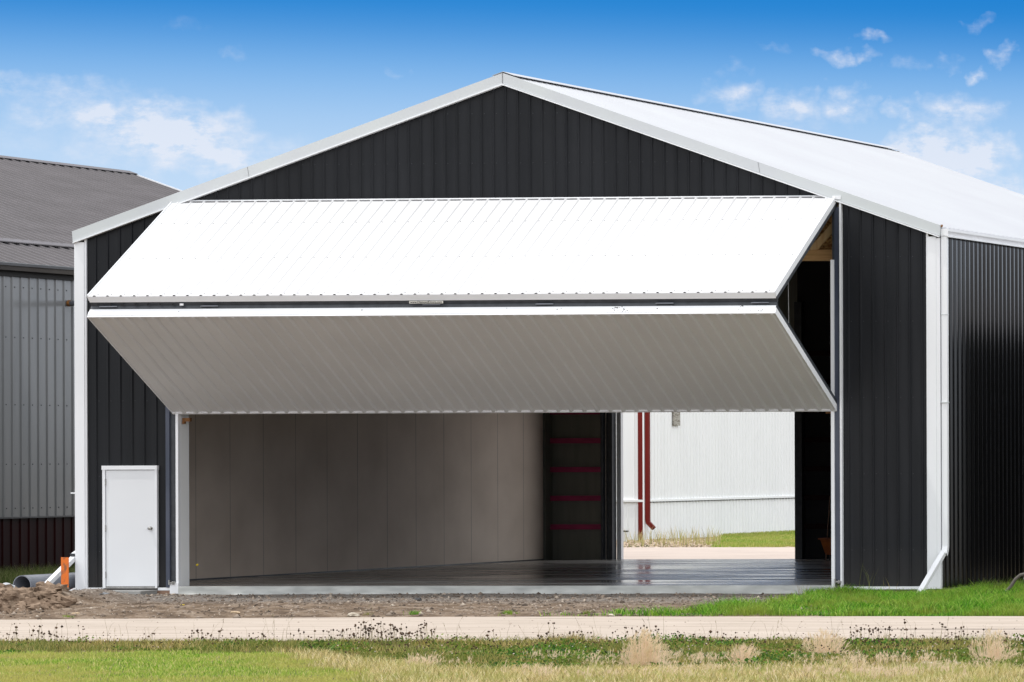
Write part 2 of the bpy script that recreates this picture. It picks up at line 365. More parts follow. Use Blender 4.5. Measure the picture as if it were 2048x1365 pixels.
# broken bright cloud overhead
oc = N(W_, 'ShaderNodeTexNoise'); oc.inputs['Scale'].default_value = 2.2; oc.inputs['Detail'].default_value = 6; L(W_, tc.outputs['Generated'], oc.inputs['Vector'])
ocr = N(W_, 'ShaderNodeMapRange'); ocr.inputs['From Min'].default_value = .40; ocr.inputs['From Max'].default_value = .60; L(W_, oc.outputs['Fac'], ocr.inputs['Value'])
ov = N(W_, 'ShaderNodeMixRGB'); ov.inputs['Color2'].default_value = (1.15,1.12,1.10,1); L(W_, ocr.outputs['Result'], ov.inputs['Fac']); L(W_, sk.outputs['Color'], ov.inputs['Color1']); sk = ov
m1 = N(W_, 'ShaderNodeMixRGB'); L(W_, hi, m1.inputs['Fac']); L(W_, rp.outputs['Color'], m1.inputs['Color1']); L(W_, sk.outputs['Color'], m1.inputs['Color2'])
# hazy bright bank added to the unseen south-east sky to light shaded faces
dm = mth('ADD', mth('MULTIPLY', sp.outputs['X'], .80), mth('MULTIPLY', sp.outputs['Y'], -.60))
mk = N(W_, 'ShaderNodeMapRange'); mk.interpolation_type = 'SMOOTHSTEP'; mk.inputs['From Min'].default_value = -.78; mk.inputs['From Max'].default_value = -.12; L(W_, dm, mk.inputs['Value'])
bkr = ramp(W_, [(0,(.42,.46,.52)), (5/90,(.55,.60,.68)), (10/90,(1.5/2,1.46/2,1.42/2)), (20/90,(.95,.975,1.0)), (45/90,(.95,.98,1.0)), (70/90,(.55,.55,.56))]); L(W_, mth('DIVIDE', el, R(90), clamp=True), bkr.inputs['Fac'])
bk2 = N(W_, 'ShaderNodeMixRGB', blend_type='MULTIPLY'); bk2.inputs['Fac'].default_value = 1; bk2.inputs['Color2'].default_value = (BANK_FILL,)*3+(1,); L(W_, bkr.outputs['Color'], bk2.inputs['Color1'])
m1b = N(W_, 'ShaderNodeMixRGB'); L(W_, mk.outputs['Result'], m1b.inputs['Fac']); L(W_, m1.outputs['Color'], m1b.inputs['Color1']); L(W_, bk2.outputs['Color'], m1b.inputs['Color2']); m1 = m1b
# fair-weather clouds at fixed bearings and elevations, broken up by noise
def bearing(u, v): d = ray(u, v).normalized(); return math.atan2(d.x, d.y), math.asin(d.z)
a0, e0 = bearing(1024, 400); PXA = (bearing(1124, 400)[0]-a0)/100; PXE = (e0-bearing(1024, 500)[1])/100
cv = N(W_, 'ShaderNodeCombineXYZ'); L(W_, mth('DIVIDE', mth('SUBTRACT', az, a0), PXA*100), cv.inputs[0]); L(W_, mth('DIVIDE', mth('SUBTRACT', el, e0), PXE*100), cv.inputs[1])
nz = N(W_, 'ShaderNodeTexNoise'); nz.inputs['Scale'].default_value = 1.9; nz.inputs['Detail'].default_value = 8; nz.inputs['Roughness'].default_value = .66
stv = N(W_, 'ShaderNodeVectorMath', operation='MULTIPLY'); stv.inputs[1].default_value = (.8, 1.5, 1); L(W_, cv.outputs[0], stv.inputs[0]); L(W_, stv.outputs[0], nz.inputs['Vector'])
nzw = N(W_, 'ShaderNodeTexNoise'); nzw.inputs['Scale'].default_value = 2.2; nzw.inputs['Detail'].default_value = 5; L(W_, cv.outputs[0], nzw.inputs['Vector'])
wv = N(W_, 'ShaderNodeVectorMath', operation='SUBTRACT'); wv.inputs[1].default_value = (.5,.5,.5); L(W_, nzw.outputs['Color'], wv.inputs[0])
ws = N(W_, 'ShaderNodeVectorMath', operation='MULTIPLY_ADD'); ws.inputs[1].default_value = (1.5,.8,0); L(W_, wv.outputs[0], ws.inputs[0]); L(W_, cv.outputs[0], ws.inputs[2])
CL = [(35,205,75,30,.6), (180,212,130,30,.5), (250,190,60,14,.3), (130,255,75,32,.5), (245,246,85,40,1.2), (370,288,135,56,1.6), (440,322,85,38,1.3), (290,320,150,40,.45), (560,310,75,30,.4), (190,320,60,40,.3), (60,300,90,40,.25),
      (1465,182,62,24,.75), (1597,202,58,32,.95), (1710,208,58,30,.9), (1702,170,30,18,.5), (1830,208,34,32,.8), (1938,208,95,32,.85), (2005,200,40,20,.6), (1675,105,36,12,.8), (1740,98,42,14,.65), (1988,130,26,14,.9), (2025,86,32,18,.8),
      (1757,55,26,12,.6), (1895,305,105,62,2.0), (1985,292,75,42,1.5), (1820,330,60,40,.6), (2022,375,70,38,1.6), (1955,245,50,24,.55), (1800,300,60,22,.35), (480,128,26,10,.15), (1915,102,30,12,.4), (1845,115,28,12,.35), (1985,24,30,10,.4), (1480,125,30,14,.3), (395,72,30,10,.08), (1600,240,70,18,.35), (790,155,22,9,.2), (1565,80,30,9,.25)]
acc = None
for (u, v, rx, ry, s) in CL:
    x, y = (u-1024)/100, (400-v)/100
    if u > 1400: s *= .85 if v > 160 else .68
    mp = N(W_, 'ShaderNodeVectorMath', operation='SUBTRACT'); mp.inputs[1].default_value = (x, y, 0); L(W_, ws.outputs[0], mp.inputs[0])
    ms = N(W_, 'ShaderNodeVectorMath', operation='MULTIPLY'); ms.inputs[1].default_value = (100/rx/1.35, 100/ry/1.35, 0); L(W_, mp.outputs[0], ms.inputs[0])
    ln = N(W_, 'ShaderNodeVectorMath', operation='LENGTH'); L(W_, ms.outputs[0], ln.inputs[0])
    f = mth('MULTIPLY', mth('SUBTRACT', 1., ln.outputs['Value'], clamp=True), s)
    acc = f if acc is None else mth('MAXIMUM', acc, f)
brk = mth('MULTIPLY', mth('SUBTRACT', nz.outputs['Fac'], .28), 2.2)
dens = mth('MULTIPLY', mth('POWER', mth('MULTIPLY', acc, mth('MAXIMUM', brk, 0.)), 1.1), 1.75, clamp=True)
dens = mth('MULTIPLY', mth('MINIMUM', dens, .74), mth('GREATER_THAN', sp.outputs['Y'], 0.))
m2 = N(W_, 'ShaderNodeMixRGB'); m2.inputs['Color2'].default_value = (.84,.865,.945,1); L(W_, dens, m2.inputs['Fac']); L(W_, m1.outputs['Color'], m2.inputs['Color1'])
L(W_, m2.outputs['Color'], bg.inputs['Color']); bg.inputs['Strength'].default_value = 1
sun = bpy.data.lights.new('sun', 'SUN'); so = bpy.data.objects.new('sun', sun); COL.objects.link(so)
sun.energy = 2.0; sun.angle = R(.53); sun.color = (1, .965, .91); so.rotation_euler = (-sd).to_track_quat('-Z', 'Y').to_euler(); so.location = (10, -20, 40)
sc.view_settings.view_transform = 'Standard'; sc.view_settings.look = 'None'; sc.view_settings.exposure = 0; sc.view_settings.gamma = 1
sc.cycles.max_bounces = 8; sc.cycles.diffuse_bounces = 4; sc.cycles.glossy_bounces = 4; sc.cycles.use_denoising = True
sc.cycles.sample_clamp_indirect = 6

# ================================================================ THE HANGAR
WD, LG, E0, RZ = 15.24, 18.43, 6.11, 8.76         # width, length, eave top, ridge top
SL = (RZ-E0)/(WD/2)
HX0, HX1, HZ = 1.80, 13.41, 6.63                   # clear opening
RP, RPH = .2143, 7.641                             # rib pitch and phase
rz = lambda x: E0 + SL*min(x, WD-x)
b = thing('steel_hangar', (WD/2, LG/2, 0), 'black steel-clad hangar with white roof, white trim and its folding door raised', 'hangar')
gable = lambda x: rz(x) - .14
mb = MB()
sheet(mb, (0,0,0), (1,0,0), (0,0,1), (0,-1,0), .19, 1.615, -.02, gable, RP, RPH)
sheet(mb, (0,0,0), (1,0,0), (0,0,1), (0,-1,0), 1.615, 13.54, HZ-.02, gable, RP, RPH, breaks=(WD/2,))
sheet(mb, (0,0,0), (1,0,0), (0,0,1), (0,-1,0), 13.54, 15.01, -.02, gable, RP, RPH)
front = mb.build('front_wall', M['charcoal'], b)
# screws on the front wall
mb = MB()
def screw(p, n, r=.008, h=.006):
    n = Vector(n).normalized(); mb.tube([Vector(p), Vector(p)+n*h], r, 6)
k = 0
x = RPH - RP*40
while x < WD:
    for z in (.6, 1.9, 3.2, 4.5, 5.6, 7.25, 8.1):
        if .3 < x < WD-.3 and z < gable(x)-.1 and (x < 1.55 or x > 13.6 or z > 6.7): screw((x+.05, -.001, z), (0,-1,0), .007)
    x += RP
mb.build('screws', M['frame'], b)['kind'] = 'stuff'
# side, back
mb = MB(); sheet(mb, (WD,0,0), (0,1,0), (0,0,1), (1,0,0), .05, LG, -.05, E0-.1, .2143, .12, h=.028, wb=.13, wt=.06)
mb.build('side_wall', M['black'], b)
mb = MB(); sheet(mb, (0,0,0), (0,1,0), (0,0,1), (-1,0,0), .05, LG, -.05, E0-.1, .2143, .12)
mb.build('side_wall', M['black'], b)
BO0, BO1, BOZ = 1.60, 5.60, 4.8
mb = MB()
sheet(mb, (0,LG,0), (1,0,0), (0,0,1), (0,1,0), 0, BO0, -.1, gable, RP, 0, h=.019)
sheet(mb, (0,LG,0), (1,0,0), (0,0,1), (0,1,0), BO0, BO1, BOZ, gable, RP, 0)
mb.build('back_wall', M['olive'], b)
mb = MB(); sheet(mb, (0,LG,0), (1,0,0), (0,0,1), (0,1,0), BO1, WD, -.1, gable, RP, 0, breaks=(WD/2,)); mb.build('back_wall', M['closure'], b)  # right part coloured black to paint in the unlit interior
mb = MB(); mb.box(BO0-.0, BO0+.095, LG+.02, LG+.14, -.1, BOZ); mb.build('back_opening_trim', M['white'], b)
mb = MB()
mb.box(1.385, 1.43, LG-.30, LG-.02, 0, 5.5).box(1.43, 1.47, LG-.24, LG-.02, 0, 5.5).box(1.485, 1.597, LG-.2, LG-.02, 0, 5.5)
mb.build('back_jamb', M['frame'], b); mb = MB()
mb.box(BO1+.003, BO1+.16, LG-.2, LG-.02, 0, 5.5)
mb.build('back_jamb', M['frame'], b)
mb = MB(); mb.box(1.472, 1.482, LG-.25, LG-.02, 0, 5.5); mb.build('jamb_track', M['steel'], b)
for z in (.70, 1.315, 1.93, 2.55, 3.17, 3.8, 4.4):
    for (xa, xb) in ((.2, 1.383), (5.78, 14.9)):
        g = MB().box(xa, xb, LG-.13, LG-.03, z-.055, z+.055).build('wall_girt', M['pink'] if xa < 1 else M['maroon'], b)  # right-hand girts take a darker colour standing in for interior shade
MB().box(.02, .2, LG-.35, LG-.03, 0, 6).build('corner_post', M['olive'], b)
MB().box(.10, .165, .10, LG-.4, .02, 5.9).build('interior_liner', M['liner'], b)
MB().box(.165, .19, .32, LG-.4, .0, .022).build('liner_base_trim', M['frame'], b)
MB().box(.03, WD-.03, .022, LG+.02, -.14, 0).build('floor_slab', M['floor'], b)
MB().box(1.845, 13.35, -.082, .020, -.16, -.002).build('slab_edge', M['edge'], b)
# trusses
def truss(y):
    m = MB(); t = .04
    m.box(.2, WD-.2, y-t/2, y+t/2, 5.57, 5.76)
    def bar(p, q, w=.1, t=.04):
        p, q = Vector((p[0], y, p[1])), Vector((q[0], y, q[1])); d = (q-p).normalized(); s = Vector((d.z, 0, -d.x))*w/2
        m.prism([p-s-Vector((0,t/2,0)), q-s-Vector((0,t/2,0)), q+s-Vector((0,t/2,0)), p+s-Vector((0,t/2,0))], (0,t,0))
    bar((.2, E0-.22), (WD/2, RZ-.24), .14, .039); bar((WD/2, RZ-.24), (WD-.2, E0-.22), .14, .039)
    pts = [2.2, 4.2, 6.0]
    for s in (0, 1):
        f = (lambda x: WD-x) if s else (lambda x: x)
        for a, c in ((1.4, 2.9), (4.4, 2.9), (4.4, 6.0), (WD/2, 6.0)):
            bar((f(a), 5.78), (f(c), rz(c)-.28), .09, .037)
    m.build('roof_truss', M['wood'], b)
truss(.62)
# the web seen through the open end of the door
m = MB(); m.prism([(12.76,.46,5.75), (12.93,.46,5.75), (13.35,.46,6.21), (13.35,.46,6.39)], (0,.04,0)); m.build('truss_web', M['wood2'], b)
m = MB().box(12.25, 13.38, .70, .715, 5.77, 6.58); m.build('strand_board', M['osb'], b)
m = MB(); [m.box(12.62+i*.022, 12.634+i*.022, .555, .56, 5.70, 5.86) for i in range(8)]; m.build('truss_plate', M['steel'], b)
MB().box(11.9, 13.38, .48, .60, 5.56, 5.745).build('bottom_chord', M['wood'], b)
MB().box(13.1, 13.38, .3, .42, 6.36, 6.47).build('foam_strip', M['tanstone'], b)
# roof sheets, ribs run down the slope
ln = math.hypot(WD/2, RZ-E0); c_, s_ = (WD/2)/ln, (RZ-E0)/ln
mb = MB()
sheet(mb, (WD/2,0,RZ), (0,1,0), (c_,0,-s_), (s_,0,c_), -.03, LG+.12, .02, ln+.06, .2286, .1, h=.018, back=.03)
mb.build('roof_slope', M['roofwhite'], b)
mb = MB(); sheet(mb, (WD/2,0,RZ), (0,1,0), (-c_,0,-s_), (-s_,0,c_), -.03, LG+.12, .02, ln+.06, .2286, .1, h=.018, back=.03)
mb.build('roof_slope', M['roofwhite'], b)
mb = MB(); mb.box(.18, WD-.18, .03, LG-.03, 5.96, 5.99)
# underside deck
mb = MB(); mb.prism([(.1,.05,E0-.12), (WD/2,.05,RZ-.15), (WD-.1,.05,E0-.12), (WD-.1,.05,E0-.135), (WD/2,.05,RZ-.165), (.1,.05,E0-.135)], (0,LG-.1,0)); mb.build('roof_underside', M['olive'], b)
# ridge cap on dark closures
y0, y1 = -.06, LG+.14
mb = MB()
for sgn in (1, -1):
    a = Vector((WD/2, y0, RZ+.055)); d = Vector((sgn*c_, 0, -s_))
    mb.prism([a, a+d*.20, a+d*.20-Vector((0,0,.006)), a-Vector((0,0,.006))], (0, y1-y0, 0))
cap = mb.build('ridge_cap', M['roofwhite'], b)
mb = MB(); k = 0
while .1+.2286*k < LG:
    ya = .1+.2286*k+.05; p = Vector((WD/2, ya, RZ+.004)) + Vector((c_,0,-s_))*.17
    mb.prism([p, p+Vector((c_,0,-s_))*.022, p+Vector((c_,0,-s_))*.022+Vector((0,0,.018)), p+Vector((0,0,.018))], (0,.11,0)); k += 1
mb.build('ridge_closure', M['closure'], cap)['kind'] = 'stuff'
# roof screws near the eave
mb = MB(); k = 0
while .1+.2286*k < LG:
    for dd, rr in ((.10, .008), (.9, .006), (1.8,.006)):
        for q in (0,):
            p = Vector((WD/2, .1+.2286*k+.045, RZ)) + Vector((c_,0,-s_))*(ln-dd); screw(p, (s_,0,c_), rr)
    k += 1
mb.build('roof_screws', M['screw'], b)['kind'] = 'stuff'
# rake trim with a bright lower lip
for sgn in (-1, 1):
    mb = MB(); xa = WD/2; xb = WD/2 + sgn*(WD/2+.03); f = lambda x: RZ - SL*abs(x-xa)
    H0, H1 = .028, -.155
    mb.prism([(xa,-.075,f(xa)+H0), (xb,-.075,f(xb)+H0), (xb-sgn*.012,-.075,f(xb)+H1), (xa,-.075,f(xa)+H1)], (0,.055,0))
    mb.build('rake_trim', M['rake'], b)
    mb = MB(); mb.prism([(xa,-.095,f(xa)+H1-.003), (xb-sgn*.02,-.095,f(xb)+H1-.003), (xb-sgn*.02,-.095,f(xb)+H1-.024), (xa,-.095,f(xa)+H1-.024)], (0,.085,0))
    mb.build('rake_lip', M['white'], b)
mb = MB().prism([(WD/2-.006,-.079,RZ+.028), (WD/2+.006,-.079,RZ+.028), (WD/2+.006,-.079,RZ-.15), (WD/2-.006,-.079,RZ-.15)], (0,.003,0)); mb.build('trim_joint', M['screw'], b)
for xx in (3.1, 12.1):
    z = rz(xx); MB().prism([(xx-.003,-.078,z+.026), (xx+.003,-.078,z+.026), (xx+.033,-.078,z-.153), (xx+.027,-.078,z-.153)], (0,.002,0)).build('trim_joint', M['screw'], b)
# corner, base and door-side trims
mb = MB().box(-.003, .165, -.045, .0, -.065, rz(0)-.17); mb.box(.165, .20, -.03, .0, -.065, rz(.2)-.18); mb.box(-.012, -.004, -.04, .16, -.065, E0-.2)
mb.build('corner_trim', M['white'], b)
mb = MB().box(15.045, 15.185, -.045, .0, -.065, rz(15.2)-.19); mb.box(15.01, 15.045, -.03, .0, -.065, rz(15.03)-.18); mb.box(15.186, 15.25, -.04, .04, -.065, E0-.2)
mb.build('corner_trim', M['white'], b)
MB().box(.0, 1.7, -.03, .02, -.18, -.072).build('foundation', M['plank'], b)
for (xa, xb) in ((.2, .485), (1.462, 1.68), (13.547, 15.01)):
    MB().box(xa, xb, -.04, .0, -.07, -.022).build('base_trim', M['white'], b)
# jambs: left
MB().box(1.616, 1.683, -.055, .02, -.02, 6.62).build('track_cover', M['navy'], b)
mb = MB().box(1.684, 1.795, -.02, .02, -.02, 6.62); mb.build('track_channel', M['frame'], b)
mb = MB().box(1.70, 1.85, -.085, -.03, -.125, .06); mb.build('jamb_foot', M['white'], b)
mb = MB().box(1.797, 1.842, -.06, .02, -.02, 6.6); mb.build('door_jamb', M['white'], b)
MB().box(1.80, 1.843, .022, .30, -.001, 6.3).build('jamb_liner', M['shedwhite'], b)
# jambs: right
mb = MB().box(13.352, 13.408, -.06, .02, -.12, 5.55); mb.box(13.352, 13.408, .02, .3, .002, 5.55); mb.build('door_jamb', M['white'], b)
MB().box(13.410, 13.51, -.03, .02, .05, 6.45).build('track_channel', M['navy'], b)
MB().box(13.36, 13.409, .0, .03, 5.55, 6.45).build('track_channel', M['frame'], b)
MB().box(13.511, 13.545, -.07, .0, -.07, 6.62).build('track_cover', M['white'], b)
MB().box(13.40, 13.545, -.09, .0, 6.58, 6.64).build('header_trim', M['white'], b)
MB().box(1.6, 13.4, -.03, .03, 6.60, 6.66).build('header_trim', M['frame'], b)
# small door latches
for xx in (1.69, 13.42):
    m = MB().box(xx, xx+.11, -.11, -.055, .05, .075).box(xx, xx+.02, -.115, -.05, .03, .11).box(xx+.07, xx+.085, -.13, -.06, .03, .09); m.build('latch', M['steel'], b)
MB().box(1.86, 1.99, .05, .12, 2.84, 2.90).box(1.86,1.90,.04,.10,2.80,2.84).build('roller_bracket', M['rust'], b)
MB().box(13.22, 13.35, .05, .12, 2.93, 2.97).build('roller_bracket', M['rust'], b)
MB().blob((1.96,.35,.36), .025).build('marker_cap', M['yellow'], b)
# personnel door
pd = thing  # (door is a part of the hangar)
fr_ = MB(); fr_.box(.488, .537, -.06, .0, -.03, 2.012); fr_.box(1.425, 1.46, -.06, .0, -.03, 2.012); fr_.box(.480, 1.468, -.07, .0, 2.012, 2.082)
frame_ = fr_.build('door_frame', M['white'], b)
leaf = MB().box(.548, 1.417, -.046, -.01, .002, 2.004).build('entry_door', M['doorwhite'], b)
m = MB().box(.488, 1.46, -.05, -.0, -.035, -.003); m.build('threshold', M['steel'], leaf)
m = MB(); m.tube([(1.345,-.046,1.0), (1.345,-.052,1.0)], .033, 16); m.tube([(1.345,-.052,1.0), (1.345,-.085,1.0)], .012, 12); m.tube([(1.345,-.082,1.0), (1.345,-.092,1.0), (1.345,-.11,1.0), (1.345,-.118,1.0)], [.02,.029,.027,.014], 16)
m.build('door_knob', M['steel'], leaf, smooth=False)
for z in (.20, 1.0, 1.80): MB().tube([(.543,-.058,z-.055), (.543,-.058,z+.055)], .009, 8).build('hinge', M['steel'], leaf)
# gutter and downspouts
def gutter(x, sg, y0, y1, z, m, name='gutter'):
    P = [(x, z), (x+sg*.0, z-.13), (x+sg*.085, z-.13), (x+sg*.10, z-.075), (x+sg*.125, z-.05), (x+sg*.125, z-.004), (x+sg*.118, z-.004), (x+sg*.118, z-.045), (x+sg*.09, z-.07), (x+sg*.078, z-.122), (x+sg*.007, z-.122), (x+sg*.007, z)]
    g = MB(); g.prism([(a, y0, c) for a, c in P], (0, y1-y0, 0)); o = g.build(name, m, b if name == 'gutter' else None)
    return o
g = gutter(15.265, 1, -.02, LG, E0-.035, M['white'])
MB().box(15.266, 15.39, -.03, -.021, E0-.165, E0-.04).build('gutter_end_cap', M['white'], g)
MB().box(15.36, 15.40, -.018, LG, E0-.185, E0-.166).build('gutter_lip', M['white'], g)
MB().blob((15.275,-.02,E0+.005), .03).build('sealant', M['rust'], g)
g2 = MB().box(-.045, -.02, .0, LG, E0-.16, E0-.03).build('gutter', M['white'], b)
def dsp(path, name='downspout', wdt=.075, dpt=.055, m=None, parent=None, side=(1,0,0)):
    """rectangular pipe swept along a path"""
    mbx = MB(); path = [Vector(p) for p in path]; sd_ = Vector(side); k = 0
    for i, p in enumerate(path):
        t = (path[min(i+1, len(path)-1)]-path[max(i-1, 0)]).normalized(); q = t.cross(sd_).normalized()
        for a, c in ((-1,-1),(1,-1),(1,1),(-1,1)): mbx.v.append(tuple(p + sd_*a*wdt/2 + q*c*dpt/2))
    for i in range(len(path)-1):
        for j in range(4): a = i*4+j; c = i*4+(j+1) % 4; mbx.f.append((a, c, c+4, a+4))
    return mbx
right = dsp([(15.315,.02,E0-.17), (15.315,.02,3.0), (15.315,.02,.66), (15.315,-.01,.58), (15.315,-.05,.52)], wdt=.095, dpt=.08)
ds = right.build('downspout', M['white'], b)
dsp([(15.30,-.03,.56), (15.30,-1.32,-.16)], wdt=.085, dpt=.075).build('downspout_outlet', M['white'], ds)
MB().box(15.262, 15.368, -.035, .075, 3.10, 3.12).build('strap', M['rake'], ds)
MB().box(15.262, 15.368, -.026, .07, 4.60, 4.612).build('strap', M['rake'], ds)
MB().box(15.263,15.337,-.085,-.05,.50,.57).build('outlet_gap', M['frame'], ds)
ds2 = dsp([(-.06,.45,E0-.1), (-.06,.45,.72), (-.06,.40,.65), (-.06,.30,.60)], wdt=.085, dpt=.07).build('downspout', M['white'], b)
dsp([(-.06,.36,.66), (-.06,.10,.565), (-.06,-.02,.52)], wdt=.09, dpt=.08).build('downspout_outlet', M['white'], ds2)
dsp([(-.06,.02,.50), (-.06,-1.25,-.15)], wdt=.085, dpt=.075).build('downspout_outlet', M['white'], ds2)
MB().box(-.095,-.025,-.045,-.02,.525,.57).build('outlet_gap', M['frame'], ds2)
MB().box(-.10, -.02, -.02, .02, 1.60, 1.625).build('wall_hook', M['white'], b)
# ---- bifold door
UA = Vector((0, -.03, HZ)); UB = Vector((0, -2.75, 4.90)); LA = Vector((0, -2.75, 4.575)); LB = Vector((0, -.03, 2.985))
DX0, DX1 = 1.752, 13.436
bd = MB()
du = (UB-UA).normalized(); lu = (UB-UA).length; nu_ = Vector((0, du.z, -du.y)); nu_ = nu_ if nu_.z > 0 else -nu_
dl = (LB-LA).normalized(); ll = (LB-LA).length; nl = Vector((0, dl.z, -dl.y)); nl = nl if nl.z < 0 else -nl
sheet(bd, (0, UA.y, UA.z), (1,0,0), tuple(du), tuple(nu_), DX0, DX1, .03, lu-.004, .2286, DX0+.11, h=.015, back=.014)
up_ = bd.build('bifold_door', M['panelupper'], b)
tag(up_, 'white ribbed folding door raised over the opening')
lo_ = MB(); sheet(lo_, (0, LA.y, LA.z), (1,0,0), tuple(dl), tuple(nl), DX0, DX1, .02, ll-.03, .2286, DX0+.2, h=.036, back=.014, wb=.095, wt=.03)
lo_.build('lower_panel', M['panelwhite'], up_)
def slab(A, d, n, s0, s1, x0, x1, n0, n1):
    A = Vector(A); m = MB(); P = []
    for s, q in ((s0, n0), (s1, n0), (s1, n1), (s0, n1)): v = A + d*s + n*q; P.append((x0, v.y, v.z))
    m.prism(P, (x1-x0, 0, 0)); return m
# trims: ends and edges of both panels
for x0, x1 in ((DX0-.012, DX0-.001), (DX1+.001, DX1+.012)):
    slab(UA, du, nu_, 0, lu, x0, x1, -.085, .022).build('edge_trim', M['white'], up_)
    slab(LA, dl, nl, 0, ll, x0, x1, -.085, .022).build('edge_trim', M['white'], up_)
slab(UA, du, nu_, 0, .028, DX0, DX1, -.02, .024).build('edge_trim', M['white'], up_)
slab(UB, du, nu_, -.002, .004, DX0, DX1, -.115, -.004).build('edge_trim', M['white'], up_)
slab(LA, dl, nl, -.003, .003, DX0, DX1, -.125, .0).build('edge_trim', M['white'], up_)
slab(LA, dl, nl, -.012, .018, DX0, DX1, .001, .03).build('edge_trim', M['white'], up_)
slab(LA, dl, nl, -.0145, -.0125, DX0, DX1, .0, .004).build('edge_groove', M['frame'], up_)
slab(LB, dl, nl, -.035, .0, DX0, DX1, -.08, .026).build('edge_trim', M['white'], up_)
# steel frames behind
for x0, x1 in ((DX0, DX0+.06), (DX1-.06, DX1)):
    slab(UA, du, nu_, .03, lu-.01, x0, x1+.012*(x1>5), -.15, -.087).build('panel_frame', M['frame'], up_)
    slab(LA, dl, nl, .01, ll-.03, x0, x1+.012*(x1>5), -.15, -.087).build('panel_frame', M['frame'], up_)
for k in range(6):
    xx = DX0 + (DX1-DX0)*(k+.5)/6
    slab(UA, du, nu_, .06, lu-.06, xx, xx+.05, -.14, -.02).build('panel_frame', M['frame'], up_)
    slab(LA, dl, nl, .06, ll-.06, xx, xx+.05, -.14, -.02).build('panel_frame', M['frame'], up_)
slab(UB, du, nu_, -.06, -.003, DX0, DX1, -.20, -.117).build('panel_frame', M['frame'], up_)
slab(LA, dl, nl, .004, .06, DX0, DX1, -.20, -.127).build('panel_frame', M['frame'], up_)
MB().box(DX0+.02, DX1-.02, -2.62, -2.60, 4.66, 4.83).build('panel_frame', M['closure'], up_)
for px in (300-85, 420, 868, 1095, 1335, 1525):
    xx = DX0 + (px-176)/(1555-176)*(DX1-DX0)-.02
    mh = MB().box(xx-.14, xx+.14, -2.675, -2.66, 4.722, 4.742); mh.tube([(xx-.15,-2.685,4.728), (xx+.15,-2.685,4.728)], .008, 8); mh.build('door_hinge', M['pvc'], up_)
MB().box(DX0+1.55, DX0+1.61, -2.70, -2.685, 4.74, 4.775).build('latch_plate', M['white'], up_)
m = MB()
for k in range(7): m.box(DX0+.12+k*.215, DX0+.15+k*.215, -2.69, -2.68, 4.745, 4.775)
m.build('bolt_holes', M['closure'], up_)['kind'] = 'stuff'
# foam closures under each rib end, and seam lines along the top trim
m = MB(); x = DX0+.11; P0 = UB + nu_*.0
while x < DX1-.02:
    v = Vector(UB) + du*.0045
    m.prism([(x-.026, v.y, v.z), (x-.010, (v+nu_*.017).y, (v+nu_*.017).z), (x+.010, (v+nu_*.017).y, (v+nu_*.017).z), (x+.026, v.y, v.z)], tuple(-du*.004)); x += .2286
m.build('rib_closure', M['closure'], up_)['kind'] = 'stuff'
m = MB(); x = DX0+.11
while x < DX1-.2:
    a = UA + du*.0295 + nu_*.001; c = a + nu_*.014
    m.prism([(x+.028, a.y, a.z), (x+.2, a.y, a.z), (x+.2, c.y, c.z), (x+.028, c.y, c.z)], tuple(du*.012)); x += .2286
m.build('top_closure', M['screw'], up_)['kind'] = 'stuff'
mb = MB(); x = DX0+.15
while x < DX1-.02:
    for s in (.78, 1.98, lu-.06): screw(UA+du*s+Vector((x,0,0)), nu_, .009)
    for s in (.10, .95, 2.0, ll-.2): screw(LA+dl*s+Vector((x+.05,0,0)), nl, .007)
    x += .2286
mb.build('panel_screws', M['screw'], up_)['kind'] = 'stuff'
m = MB()
for k in range(46):
    grp = random.random()
    xx = (10.68 + random.random()*.28) if grp < .4 else (12.8 + random.random()*.42) if grp < .85 else random.uniform(DX0+.2, DX1-.2)
    s = random.uniform(-.115,-.02); v = LA + dl*(-.0045) + nl*s; ww = random.uniform(.005,.02)
    m.box(xx, xx+ww, v.y-.002, v.y+.004, v.z-.004, v.z+random.uniform(.0,.014))
m.build('scuff_marks', M['darkstone'], up_)['kind'] = 'stuff'
# maker's sticker
sx0 = DX0 + (823-176)/(1555-176)*(DX1-DX0); sx1 = DX0 + (891-176)/(1555-176)*(DX1-DX0)
stk = MB().box(sx0, sx1, -2.715, -2.71, 4.750, 4.794).build('sticker', M['sticker'], up_)
cu = bpy.data.curves.new('lettering', 'FONT'); cu.body = 'www.DiamondDoors.com'; cu.size = .052; cu.align_x = 'CENTER'; cu.align_y = 'CENTER'; cu.extrude = .0008; cu.offset = .0008
to = bpy.data.objects.new('tmp', cu); COL.objects.link(to); dg = bpy.context.evaluated_depsgraph_get(); me = bpy.data.meshes.new_from_object(to.evaluated_get(dg)); bpy.data.objects.remove(to)
wtx = max(v.co.x for v in me.vertices)-min(v.co.x for v in me.vertices)
me.transform(Matrix.Diagonal((.54/wtx, 1, 1, 1))); me.transform(Matrix.Rotation(R(90), 4, 'X')); me.transform(Matrix.Translation(Vector(((sx0+sx1)/2, -2.7165, 4.772))-BASE[up_.name]))
lt_ = bpy.data.objects.new('lettering', me); COL.objects.link(lt_); me.materials.clear(); me.materials.append(M['ink']); lt_.parent = up_; lt_.name = 'sticker_lettering'
MB().tube([(12.55,.06,6.5), (12.57,.05,5.4), (12.60,.04,2.95)], .005, 6).build('lift_cable', M['steel'], b)

# door step
tag(MB().box(-.03, 1.47, -.62, -.065, -.16, -.062).build('door_step', M['pad'], loc=(.7,-.3,-.16), bevel=.008), 'low grey concrete slab step beneath the white entry door', 'step')

